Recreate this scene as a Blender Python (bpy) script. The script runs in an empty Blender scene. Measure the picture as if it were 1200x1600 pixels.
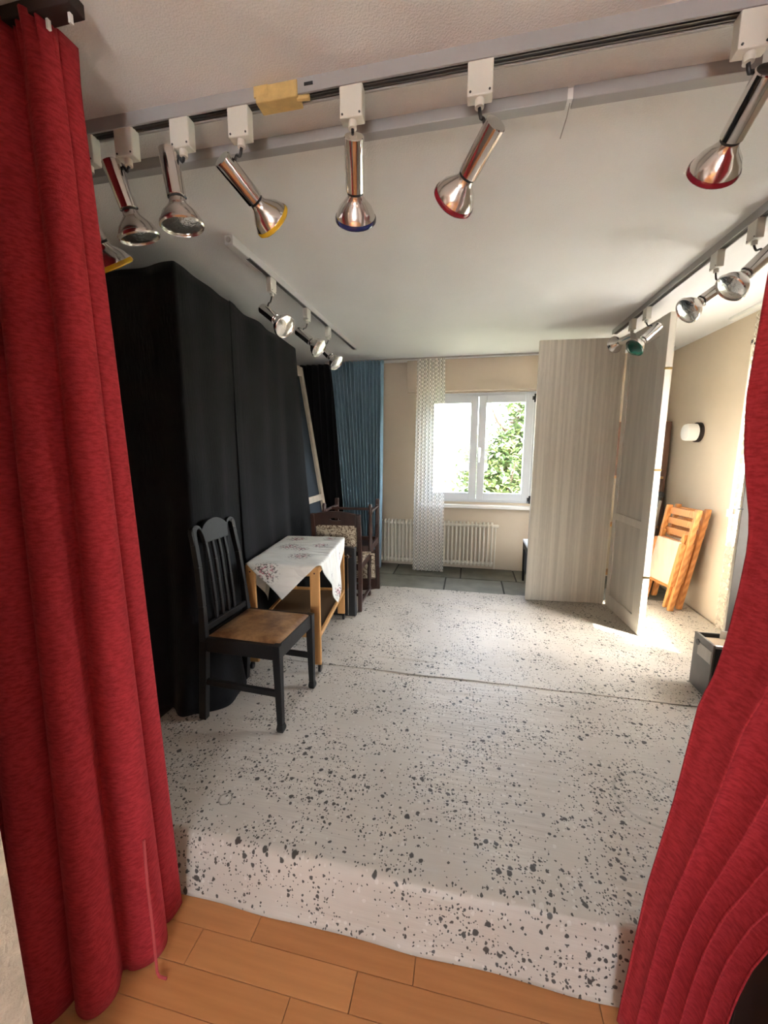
import bpy, bmesh, math, random
from mathutils import Vector, Matrix, Euler, noise
R = math.radians
sc = bpy.context.scene
COL = sc.collection

# ------------------------------------------------------------------ camera
cam_d = bpy.data.cameras.new('camera'); cam = bpy.data.objects.new('camera', cam_d); COL.objects.link(cam)
cam_d.sensor_fit = 'VERTICAL'; cam_d.sensor_height = 36.0; cam_d.lens = 627.93 / 1600 * 36.0
cam_d.clip_start = 0.02; cam_d.clip_end = 200
YAW, PITCH, ROLL = -0.2076183, 0.1550545, -0.0015233
_f = Vector((math.sin(YAW) * math.cos(PITCH), math.cos(YAW) * math.cos(PITCH), -math.sin(PITCH)))
_r = Vector((math.cos(YAW), -math.sin(YAW), 0)); _d = _f.cross(_r)
_r2 = _r * math.cos(ROLL) + _d * math.sin(ROLL); _d2 = _d * math.cos(ROLL) - _r * math.sin(ROLL)
_m = Matrix((_r2, -_d2, -_f)).transposed().to_4x4(); _m.translation = Vector((0, 0, 1.42))
cam.matrix_world = _m
sc.camera = cam

# ------------------------------------------------------------------ world, sun, exposure
w = bpy.data.worlds.new('sky'); sc.world = w; w.use_nodes = True
nt = w.node_tree; bg = nt.nodes['Background']
sky = nt.nodes.new('ShaderNodeTexSky'); sky.sky_type = 'NISHITA'; sky.sun_disc = False
sky.sun_elevation = R(50); sky.sun_rotation = R(120); sky.air_density = 1.0; sky.dust_density = 3.0; sky.ozone_density = 1.0
bw_ = nt.nodes.new('ShaderNodeRGBToBW'); hz = nt.nodes.new('ShaderNodeMix'); hz.data_type = 'RGBA'; hz.inputs[0].default_value = 0.6   # hazy sky
nt.links.new(sky.outputs[0], bw_.inputs[0]); nt.links.new(sky.outputs[0], hz.inputs[6]); nt.links.new(bw_.outputs[0], hz.inputs[7]); nt.links.new(hz.outputs[2], bg.inputs[0]); bg.inputs[1].default_value = 0.80
sun_d = bpy.data.lights.new('sun', 'SUN'); sun = bpy.data.objects.new('sun', sun_d); COL.objects.link(sun)
sun_d.energy = 7.5; sun_d.angle = R(0.55); sun_d.color = (1.0, 0.95, 0.87)
SUN_DIR = Vector((-0.835 * math.cos(R(54)), 0.55 * math.cos(R(54)), -math.sin(R(54))))
sun.rotation_euler = SUN_DIR.to_track_quat('-Z', 'Y').to_euler(); sun.location = (6, -4, 8)

def portal(name, loc, rot, sx, sy):
    d = bpy.data.lights.new(name, 'AREA'); d.shape = 'RECTANGLE'; d.size = sx; d.size_y = sy; d.cycles.is_portal = True
    o = bpy.data.objects.new(name, d); COL.objects.link(o); o.location = loc; o.rotation_euler = rot
portal('sky_portal_back', (0.08, 5.14, 1.43), (R(-90), 0, 0), 1.3, 1.3)
portal('sky_portal_side', (2.36, 2.93, 1.45), (R(90), 0, R(90)), 1.1, 1.4)
portal('sky_portal_rear', (0.15, -3.32, 1.30), (R(90), 0, 0), 1.0, 1.3)

sc.view_settings.view_transform = 'Standard'; sc.view_settings.look = 'None'
sc.view_settings.gamma = 1.0; sc.view_settings.use_curve_mapping = False
sc.view_settings.exposure = 3.55

# ------------------------------------------------------------------ materials
MATS = {}
def pmat(name, col, rough=0.6, metal=0.0, var=0.0, vscale=8.0, vstretch=(1, 1, 1), bump=0.0, bscale=60.0, bstretch=None,
         sheen=0.0, spec=0.5, col2=None, coat=0.0, detail=4.0):
    m = bpy.data.materials.new(name); m.use_nodes = True; MATS[name] = m
    t = m.node_tree; b = t.nodes['Principled BSDF']
    b.inputs['Roughness'].default_value = rough; b.inputs['Metallic'].default_value = metal
    b.inputs['Specular IOR Level'].default_value = spec; b.inputs['Sheen Weight'].default_value = sheen
    b.inputs['Coat Weight'].default_value = coat
    tc = t.nodes.new('ShaderNodeTexCoord')
    c2 = col2 if col2 else tuple(max(0, c * (1 - var)) for c in col)
    if var or col2:
        mp = t.nodes.new('ShaderNodeMapping'); mp.inputs['Scale'].default_value = vstretch
        n = t.nodes.new('ShaderNodeTexNoise'); n.inputs['Scale'].default_value = vscale; n.inputs['Detail'].default_value = detail
        rp = t.nodes.new('ShaderNodeValToRGB'); rp.color_ramp.elements[0].position = 0.32; rp.color_ramp.elements[1].position = 0.68
        rp.color_ramp.elements[0].color = (*c2, 1); rp.color_ramp.elements[1].color = (*col, 1)
        t.links.new(tc.outputs['Object'], mp.inputs[0]); t.links.new(mp.outputs[0], n.inputs[0])
        t.links.new(n.outputs[0], rp.inputs[0]); t.links.new(rp.outputs[0], b.inputs['Base Color'])
    else:
        b.inputs['Base Color'].default_value = (*col, 1)
    if bump:
        mp = t.nodes.new('ShaderNodeMapping'); mp.inputs['Scale'].default_value = bstretch or (1, 1, 1)
        n = t.nodes.new('ShaderNodeTexNoise'); n.inputs['Scale'].default_value = bscale; n.inputs['Detail'].default_value = 3
        bp = t.nodes.new('ShaderNodeBump'); bp.inputs['Strength'].default_value = bump; bp.inputs['Distance'].default_value = 0.01
        t.links.new(tc.outputs['Object'], mp.inputs[0]); t.links.new(mp.outputs[0], n.inputs[0])
        t.links.new(n.outputs[0], bp.inputs['Height']); t.links.new(bp.outputs[0], b.inputs['Normal'])
    return m

def nd(t, typ, **kw):
    n = t.nodes.new(typ)
    for k, v in kw.items():
        if k.startswith('i_'):
            n.inputs[int(k[2:])].default_value = v
        else:
            setattr(n, k, v)
    return n
def mth(t, op, a, b=None, clamp=False):
    n = t.nodes.new('ShaderNodeMath'); n.operation = op; n.use_clamp = clamp
    for i, v in enumerate((a, b)):
        if v is None: continue
        if isinstance(v, (int, float)): n.inputs[i].default_value = v
        else: t.links.new(v, n.inputs[i])
    return n.outputs[0]
def sstep(t, v, lo, hi, a=0.0, b=1.0):
    n = t.nodes.new('ShaderNodeMapRange'); n.interpolation_type = 'SMOOTHSTEP'
    t.links.new(v, n.inputs[0]); n.inputs[1].default_value = lo; n.inputs[2].default_value = hi
    n.inputs[3].default_value = a; n.inputs[4].default_value = b
    return n.outputs[0]
def mixc(t, f, a, b):
    n = t.nodes.new('ShaderNodeMix'); n.data_type = 'RGBA'
    if isinstance(f, (int, float)): n.inputs[0].default_value = f
    else: t.links.new(f, n.inputs[0])
    for i, v in ((6, a), (7, b)):
        if isinstance(v, tuple): n.inputs[i].default_value = (*v, 1)
        else: t.links.new(v, n.inputs[i])
    return n.outputs[2]

M = MATS
pmat('plaster', (0.74, 0.735, 0.72), 0.9, var=0.04, vscale=2, bump=0.28, bscale=190, spec=0.2)
pmat('wallpaper', (0.62, 0.52, 0.40), 0.85, var=0.05, vscale=3, bump=0.12, bscale=140, spec=0.25)
pmat('rear_wall', (0.84, 0.82, 0.79), 0.9, var=0.06, bump=0.2, bscale=90, spec=0.2)
pmat('jamb', (0.60, 0.50, 0.38), 0.9, var=0.25, vscale=22, bump=0.5, bscale=120, spec=0.2)
pmat('white_paint', (0.80, 0.79, 0.76), 0.35, var=0.03)
pmat('window_white', (0.62, 0.65, 0.68), 0.3)
pmat('sill', (0.82, 0.80, 0.77), 0.35)
pmat('cream_enamel', (0.80, 0.74, 0.62), 0.35, var=0.08, vscale=14)
pmat('adapter_white', (0.62, 0.60, 0.53), 0.4)
pmat('track_white', (0.50, 0.49, 0.48), 0.4)
pmat('track_white_shaded', (0.34, 0.33, 0.325), 0.4)  # white track paint darkened: shade on the near faces put into the colour
pmat('slot_dark', (0.03, 0.028, 0.03), 0.4)
pmat('slot_metal', (0.20, 0.19, 0.18), 0.45, metal=1.0)
pmat('chrome', (0.80, 0.78, 0.76), 0.10, metal=1.0, bump=0.02, bscale=30)
pmat('brushed', (0.76, 0.74, 0.72), 0.18, metal=1.0)
pmat('dark_metal', (0.02, 0.02, 0.022), 0.4)
pmat('black_plastic', (0.012, 0.012, 0.013), 0.35)
pmat('lens_glass', (0.80, 0.79, 0.76), 0.12, metal=0.9, bump=0.25, bscale=70)
pmat('lens_yellow', (0.60, 0.36, 0.02), 0.12, coat=0.5)
pmat('lens_blue', (0.012, 0.018, 0.09), 0.12, coat=0.5)
pmat('lens_red', (0.22, 0.008, 0.02), 0.12, coat=0.5)
pmat('lens_green', (0.003, 0.065, 0.042), 0.1, coat=0.5)
pmat('tape', (0.62, 0.43, 0.16), 0.55, var=0.2, vscale=40)
pmat('rod_grey', (0.30, 0.28, 0.26), 0.5)
pmat('black_cloth', (0.0085, 0.0083, 0.009), 0.9, var=0.3, vscale=5, bump=0.25, bscale=25, bstretch=(4, 4, 0.6), sheen=0.04, spec=0.15)
pmat('navy_canvas', (0.018, 0.030, 0.045), 0.7, var=0.4, vscale=4)
pmat('blue_cloth', (0.20, 0.31, 0.39), 0.8, var=0.3, vscale=6, vstretch=(6, 6, 0.3), bump=0.15, bscale=220, sheen=0.1, spec=0.2)  # darker vertical streaks paint in the shade between the pleats
pmat('black_wood', (0.010, 0.009, 0.0085), 0.45, var=0.3, vscale=12, vstretch=(1, 1, .2), bump=0.05, bscale=60, spec=0.3)
pmat('brown_wood', (0.055, 0.022, 0.014), 0.35, var=0.5, vscale=14, vstretch=(1, 1, .15), bump=0.06, bscale=60)
pmat('beech', (0.60, 0.31, 0.105), 0.4, var=0.22, vscale=16, vstretch=(1, 1, .12), bump=0.03, bscale=80)
pmat('shelf_brown', (0.13, 0.075, 0.035), 0.45, var=0.3, vscale=8, vstretch=(1, .2, 1))
pmat('cupboard_brown', (0.16, 0.075, 0.045), 0.5, var=0.25, vscale=9, vstretch=(1, 1, .2))
pmat('plug_dark', (0.07, 0.012, 0.008), 0.4)
pmat('seat_board', (0.62, 0.53, 0.38), 0.5, var=0.18, vscale=14, vstretch=(6, 1, .4))
pmat('frame_wood', (0.62, 0.53, 0.42), 0.7, var=0.2, vscale=10)
pmat('flat_wood', (0.56, 0.50, 0.40), 0.6, var=0.14, vscale=14, vstretch=(1, 1, .15))
pmat('flat_frame', (0.74, 0.69, 0.60), 0.6, var=0.12, vscale=14, vstretch=(1, 1, .15))
pmat('flat_canvas', (0.68, 0.625, 0.54), 0.85, var=0.18, vscale=7, vstretch=(2, 2, .25), bump=0.05, bscale=100)
pmat('grey_canvas', (0.22, 0.20, 0.18), 0.85, var=0.15, vscale=6)
pmat('slate', (0.165, 0.16, 0.125), 0.5, var=0.35, vscale=7, bump=0.12, bscale=30)
pmat('slate_b', (0.20, 0.195, 0.155), 0.45, var=0.35, vscale=6, bump=0.12, bscale=30)
pmat('grout', (0.05, 0.048, 0.04), 0.9)
pmat('stage_timber', (0.10, 0.08, 0.06), 0.8)
pmat('stone_white', (0.8, 0.8, 0.8), 0.6)
pmat('opal', (0.86, 0.85, 0.82), 0.15)
pmat('brass', (0.75, 0.55, 0.25), 0.25, metal=1.0)
pmat('dark_brown_paint', (0.022, 0.010, 0.008), 0.5)
pmat('mauve_cloth', (0.36, 0.26, 0.25), 0.9, sheen=0.2, bump=0.3, bscale=150)
pmat('cardboard', (0.50, 0.36, 0.22), 0.8, var=0.1)
pmat('panel_reflection', (0.17, 0.15, 0.13), 0.35, var=0.15)  # grey of a reflection on the black box, put into the colour
pmat('card_white', (0.8, 0.79, 0.76), 0.7)
pmat('bark', (0.09, 0.06, 0.04), 0.9, bump=0.4, bscale=20)
pmat('leaf', (0.10, 0.15, 0.05), 0.5, col2=(0.045, 0.085, 0.025), vscale=3)
pmat('leaf_b', (0.20, 0.22, 0.075), 0.5, col2=(0.10, 0.14, 0.045), vscale=3)
pmat('lawn', (0.17, 0.18, 0.12), 0.9, var=0.3, vscale=2)
pmat('gravel', (0.20, 0.195, 0.185), 0.9, var=0.15, vscale=3)
pmat('bounce_pale', (0.62, 0.60, 0.57), 0.9, var=0.1, vscale=4)  # pale colour of the unseen ground added as a light bounce
pmat('facade', (0.80, 0.79, 0.76), 0.9)
pmat('pole_paint', (0.62, 0.42, 0.34), 0.6)
pmat('rope_red', (0.40, 0.05, 0.05), 0.9)

def velvet():
    m = pmat('red_velvet', (0.42, 0.016, 0.028), 0.9, sheen=0.15, spec=0.08)
    t = m.node_tree; b = t.nodes['Principled BSDF']; b.inputs['Sheen Tint'].default_value = (1, .2, .2, 1); b.inputs['Sheen Roughness'].default_value = .4
    tc = nd(t, 'ShaderNodeTexCoord'); mp = nd(t, 'ShaderNodeMapping'); mp.inputs['Scale'].default_value = (55, 55, 150)
    mp.inputs['Rotation'].default_value = (0, R(14), 0)
    n = nd(t, 'ShaderNodeTexNoise'); n.inputs['Scale'].default_value = 1.0; n.inputs['Detail'].default_value = 5
    n2 = nd(t, 'ShaderNodeTexNoise'); n2.inputs['Scale'].default_value = 300; n2.inputs['Detail'].default_value = 2
    t.links.new(tc.outputs['Object'], mp.inputs[0]); t.links.new(mp.outputs[0], n.inputs[0]); t.links.new(tc.outputs['Object'], n2.inputs[0])
    f = sstep(t, n.outputs[0], .25, .75)
    c = mixc(t, f, (0.27, 0.020, 0.025), (0.42, 0.036, 0.044)); t.links.new(c, b.inputs['Base Color'])
    h = mth(t, 'ADD', n.outputs[0], mth(t, 'MULTIPLY', n2.outputs[0], .6))
    bp = nd(t, 'ShaderNodeBump'); bp.inputs['Strength'].default_value = .22; bp.inputs['Distance'].default_value = .008
    t.links.new(h, bp.inputs['Height']); t.links.new(bp.outputs[0], b.inputs['Normal'])
velvet()

def speckle_cloth():
    m = pmat('speckled_cloth', (0.5, 0.46, 0.4), 0.45, spec=0.36)
    t = m.node_tree; b = t.nodes['Principled BSDF']
    at = nd(t, 'ShaderNodeUVMap')
    wob = nd(t, 'ShaderNodeTexNoise'); wob.inputs['Scale'].default_value = 45; wob.inputs['Detail'].default_value = 2
    t.links.new(at.outputs[0], wob.inputs[0])
    off = nd(t, 'ShaderNodeVectorMath', operation='MULTIPLY_ADD'); off.inputs[1].default_value = (.016, .016, 0)
    t.links.new(wob.outputs['Color'], off.inputs[0]); t.links.new(at.outputs[0], off.inputs[2])
    clus = nd(t, 'ShaderNodeTexNoise'); clus.inputs['Scale'].default_value = 4.5; clus.inputs['Detail'].default_value = 3
    t.links.new(at.outputs[0], clus.inputs[0])
    def spots(scale, base, amp, lo, hi, thr):
        v = nd(t, 'ShaderNodeTexVoronoi'); v.inputs['Scale'].default_value = scale; v.voronoi_dimensions = '2D'
        t.links.new(off.outputs[0], v.inputs[0])
        sp = nd(t, 'ShaderNodeSeparateColor'); t.links.new(v.outputs['Color'], sp.inputs[0])
        dens = sstep(t, clus.outputs[0], .36, .66, lo, hi)
        on = mth(t, 'LESS_THAN', sp.outputs[0], dens)
        rad = mth(t, 'ADD', mth(t, 'MULTIPLY', sp.outputs[1], amp), base)
        d = mth(t, 'SUBTRACT', rad, v.outputs['Distance'])
        return mth(t, 'MULTIPLY', sstep(t, d, -.04, .05), on)
    s1 = spots(27, .13, .17, .02, .22, 0); s2 = spots(55, .14, .2, .04, .38, 0); s4 = spots(110, .18, .2, .05, .32, 0)
    s3 = spots(48, .14, .2, .06, .3, 0)
    base_n = nd(t, 'ShaderNodeTexNoise'); base_n.inputs['Scale'].default_value = 2.2; base_n.inputs['Detail'].default_value = 6
    t.links.new(at.outputs[0], base_n.inputs[0])
    c = mixc(t, sstep(t, base_n.outputs[0], .35, .65), (0.485, 0.435, 0.365), (0.55, 0.495, 0.42))
    c = mixc(t, mth(t, 'MULTIPLY', s3, .35), c, (0.72, 0.69, 0.64))
    # dried ring marks
    def ring(cx, cy, r, wdt, st, c):
        v = nd(t, 'ShaderNodeVectorMath', operation='DISTANCE'); t.links.new(off.outputs[0], v.inputs[0]); v.inputs[1].default_value = (cx + .008, cy + .008, 0)
        d = mth(t, 'ABSOLUTE', mth(t, 'SUBTRACT', v.outputs['Value'], r))
        return mixc(t, mth(t, 'MULTIPLY', sstep(t, d, wdt, 0.0), st), c, (0.14, 0.125, 0.10))
    c = ring(-0.93, 1.279, .026, .006, .75, c); c = ring(0.775, 1.64, .135, .012, .35, c)
    dk = mth(t, 'MAXIMUM', s1, mth(t, 'MAXIMUM', s2, s4))
    c = mixc(t, mth(t, 'MULTIPLY', dk, .93), c, (0.036, 0.032, 0.027))
    t.links.new(c, b.inputs['Base Color'])
    # fine wrinkle relief running across the stage
    mp = nd(t, 'ShaderNodeMapping'); mp.inputs['Scale'].default_value = (1.6, 13, 1)
    wr = nd(t, 'ShaderNodeTexNoise'); wr.inputs['Scale'].default_value = 2.2; wr.inputs['Detail'].default_value = 3
    t.links.new(at.outputs[0], mp.inputs[0]); t.links.new(mp.outputs[0], wr.inputs[0])
    we = nd(t, 'ShaderNodeTexNoise'); we.inputs['Scale'].default_value = 350; t.links.new(at.outputs[0], we.inputs[0])
    h = mth(t, 'ADD', wr.outputs[0], mth(t, 'MULTIPLY', we.outputs[0], .05))
    bp = nd(t, 'ShaderNodeBump'); bp.inputs['Strength'].default_value = .40; bp.inputs['Distance'].default_value = .02
    t.links.new(h, bp.inputs['Height']); t.links.new(bp.outputs[0], b.inputs['Normal'])
speckle_cloth()

def striped_flat():
    m = pmat('striped_wallpaper', (0.5, 0.46, 0.38), 0.75, spec=0.3)
    t = m.node_tree; b = t.nodes['Principled BSDF']
    tc = nd(t, 'ShaderNodeTexCoord'); mp = nd(t, 'ShaderNodeMapping'); mp.inputs['Scale'].default_value = (1, 0, 0.012)
    t.links.new(tc.outputs['Object'], mp.inputs[0])
    n = nd(t, 'ShaderNodeTexNoise'); n.inputs['Scale'].default_value = 42; n.inputs['Detail'].default_value = 3
    t.links.new(mp.outputs[0], n.inputs[0])
    mp2 = nd(t, 'ShaderNodeMapping'); mp2.inputs['Scale'].default_value = (9, 1, 1.1)
    t.links.new(tc.outputs['Object'], mp2.inputs[0])
    g = nd(t, 'ShaderNodeTexNoise'); g.inputs['Scale'].default_value = 8; g.inputs['Detail'].default_value = 4; g.inputs['Distortion'].default_value = 1.5
    t.links.new(mp2.outputs[0], g.inputs[0])
    wv = nd(t, 'ShaderNodeTexWave', wave_type='BANDS', bands_direction='X'); wv.inputs['Scale'].default_value = 2.6; wv.inputs['Distortion'].default_value = 0.3
    t.links.new(mp.outputs[0], wv.inputs[0])
    f = mth(t, 'ADD', mth(t, 'MULTIPLY', n.outputs[0], .7), mth(t, 'ADD', mth(t, 'MULTIPLY', g.outputs[0], .25), mth(t, 'MULTIPLY', wv.outputs[0], .05)))
    c = mixc(t, sstep(t, f, .34, .66), (0.60, 0.555, 0.47), (0.77, 0.72, 0.62))
    t.links.new(c, b.inputs['Base Color'])
striped_flat()

def pine():
    m = pmat('pine', (0.55, 0.22, 0.07), 0.4)
    t = m.node_tree; b = t.nodes['Principled BSDF']
    tc = nd(t, 'ShaderNodeTexCoord'); mp = nd(t, 'ShaderNodeMapping'); mp.inputs['Scale'].default_value = (14, 14, .8)
    t.links.new(tc.outputs['Object'], mp.inputs[0])
    wv = nd(t, 'ShaderNodeTexWave', wave_type='RINGS'); wv.inputs['Scale'].default_value = 2.2; wv.inputs['Distortion'].default_value = 2.5; wv.inputs['Detail'].default_value = 2
    t.links.new(mp.outputs[0], wv.inputs[0])
    c = mixc(t, wv.outputs[0], (0.44, 0.165, 0.045), (0.60, 0.265, 0.085)); t.links.new(c, b.inputs['Base Color'])
pine()

def plank_mat(i, a, bcol):
    m = pmat('parquet_%d' % i, a, 0.38, var=0.1, col2=bcol, vscale=9, vstretch=(.35, 6, 1), bump=0.03, bscale=60)
for i, (a, b2) in enumerate((((0.60, 0.26, 0.095), (0.53, 0.22, 0.075)), ((0.64, 0.285, 0.105), (0.57, 0.25, 0.09)), ((0.57, 0.245, 0.09), (0.51, 0.21, 0.07)))):
    plank_mat(i, a, b2)

def leather():
    m = pmat('brown_leather', (0.2, 0.09, 0.035), 0.38, bump=0.15, bscale=45)
    t = m.node_tree; b = t.nodes['Principled BSDF']
    tc = nd(t, 'ShaderNodeTexCoord'); n = nd(t, 'ShaderNodeTexNoise'); n.inputs['Scale'].default_value = 9; n.inputs['Detail'].default_value = 7; n.inputs['Roughness'].default_value = .65
    t.links.new(tc.outputs['Object'], n.inputs[0])
    c = mixc(t, sstep(t, n.outputs[0], .3, .7), (0.13, 0.05, 0.018), (0.38, 0.21, 0.09)); t.links.new(c, b.inputs['Base Color'])
leather()

def tapestry():
    m = pmat('tapestry', (0.4, 0.33, 0.24), 0.9, spec=0.15, bump=0.1, bscale=200)
    t = m.node_tree; b = t.nodes['Principled BSDF']
    tc = nd(t, 'ShaderNodeTexCoord'); n = nd(t, 'ShaderNodeTexNoise'); n.inputs['Scale'].default_value = 16; n.inputs['Detail'].default_value = 2.5; n.inputs['Distortion'].default_value = 2.2
    t.links.new(tc.outputs['Object'], n.inputs[0])
    d = mth(t, 'ABSOLUTE', mth(t, 'SUBTRACT', n.outputs[0], .52))
    c = mixc(t, sstep(t, d, .02, .055), (0.12, 0.075, 0.05), (0.52, 0.43, 0.31)); t.links.new(c, b.inputs['Base Color'])
tapestry()

def flowered_cloth():
    m = pmat('flowered_linen', (0.75, 0.72, 0.66), 0.85, spec=0.2)
    t = m.node_tree; b = t.nodes['Principled BSDF']
    uv = nd(t, 'ShaderNodeUVMap')
    n = nd(t, 'ShaderNodeTexNoise'); n.inputs['Scale'].default_value = 42; n.inputs['Detail'].default_value = 3; t.links.new(uv.outputs[0], n.inputs[0])
    n2 = nd(t, 'ShaderNodeTexNoise'); n2.inputs['Scale'].default_value = 60; n2.inputs['Detail'].default_value = 2
    of = nd(t, 'ShaderNodeVectorMath', operation='ADD'); of.inputs[1].default_value = (3.7, 1.3, 0); t.links.new(uv.outputs[0], of.inputs[0]); t.links.new(of.outputs[0], n2.inputs[0])
    pink = None; green = None
    for cx, cy, r in ((-.10, -.455, .075), (.42, -.12, .05), (.55, .02, .05), (.05, -.2, .07), (-.1, .05, .08), (.12, .1, .06), (-.12, .3, .07), (.14, .33, .05), (.33, .16, .04), (0.0, -.02, .05)):
        v = nd(t, 'ShaderNodeVectorMath', operation='DISTANCE'); t.links.new(uv.outputs[0], v.inputs[0]); v.inputs[1].default_value = (cx, cy, 0)
        k = sstep(t, v.outputs['Value'], r, r * .35); g = sstep(t, v.outputs['Value'], r * 1.5, r * .7)
        pink = k if pink is None else mth(t, 'MAXIMUM', pink, k); green = g if green is None else mth(t, 'MAXIMUM', green, g)
    pk = mth(t, 'MULTIPLY', pink, sstep(t, n.outputs[0], .5, .56)); gr = mth(t, 'MULTIPLY', green, sstep(t, n2.outputs[0], .53, .57))
    c = mixc(t, mth(t, 'MULTIPLY', pk, .9), (0.74, 0.715, 0.655), (0.50, 0.16, 0.20)); c = mixc(t, mth(t, 'MULTIPLY', gr, .9), c, (0.13, 0.11, 0.10))
    t.links.new(c, b.inputs['Base Color'])
    mp = nd(t, 'ShaderNodeMapping'); mp.inputs['Rotation'].default_value = (0, 0, R(35)); mp.inputs['Scale'].default_value = (5, 14, 1); t.links.new(uv.outputs[0], mp.inputs[0])
    cr = nd(t, 'ShaderNodeTexVoronoi', feature='DISTANCE_TO_EDGE'); cr.inputs['Scale'].default_value = .8; t.links.new(mp.outputs[0], cr.inputs[0])
    bp = nd(t, 'ShaderNodeBump'); bp.inputs['Strength'].default_value = .9; bp.inputs['Distance'].default_value = .03
    t.links.new(cr.outputs['Distance'], bp.inputs['Height']); t.links.new(bp.outputs[0], b.inputs['Normal'])
flowered_cloth()

def lace(name, cell, col, fill):
    m = bpy.data.materials.new(name); m.use_nodes = True; MATS[name] = m; t = m.node_tree; t.nodes.clear()
    out = nd(t, 'ShaderNodeOutputMaterial'); uv = nd(t, 'ShaderNodeUVMap'); sp = nd(t, 'ShaderNodeSeparateXYZ'); t.links.new(uv.outputs[0], sp.inputs[0])
    k = math.pi / cell
    def fam(sgn):
        a = mth(t, 'ADD', mth(t, 'MULTIPLY', sp.outputs[0], k), mth(t, 'MULTIPLY', sp.outputs[1], sgn * k * .8))
        return mth(t, 'ABSOLUTE', mth(t, 'SINE', a))
    d = mth(t, 'MULTIPLY', fam(1), fam(-1))
    thread = sstep(t, d, .24, .12)
    alpha = mth(t, 'MAXIMUM', thread, fill)
    df = nd(t, 'ShaderNodeBsdfDiffuse'); df.inputs[0].default_value = (*col, 1); tr = nd(t, 'ShaderNodeBsdfTranslucent'); tr.inputs[0].default_value = (*col, 1)
    mx = nd(t, 'ShaderNodeMixShader'); mx.inputs[0].default_value = .35; t.links.new(df.outputs[0], mx.inputs[1]); t.links.new(tr.outputs[0], mx.inputs[2])
    tp = nd(t, 'ShaderNodeBsdfTransparent'); mx2 = nd(t, 'ShaderNodeMixShader')
    t.links.new(alpha, mx2.inputs[0]); t.links.new(tp.outputs[0], mx2.inputs[1]); t.links.new(mx.outputs[0], mx2.inputs[2]); t.links.new(mx2.outputs[0], out.inputs[0])
lace('lace_white', .034, (0.78, 0.76, 0.72), .42)
lace('lace_cream', .05, (0.74, 0.68, 0.58), .06)

def glass():
    m = bpy.data.materials.new('pane_glass'); m.use_nodes = True; MATS['pane_glass'] = m; t = m.node_tree; t.nodes.clear()
    out = nd(t, 'ShaderNodeOutputMaterial'); tp = nd(t, 'ShaderNodeBsdfTransparent'); tp.inputs[0].default_value = (.96, .97, .97, 1)
    gl = nd(t, 'ShaderNodeBsdfGlossy'); gl.inputs['Roughness'].default_value = .02
    mx = nd(t, 'ShaderNodeMixShader'); mx.inputs[0].default_value = .05
    t.links.new(tp.outputs[0], mx.inputs[1]); t.links.new(gl.outputs[0], mx.inputs[2]); t.links.new(mx.outputs[0], out.inputs[0])
glass()

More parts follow.
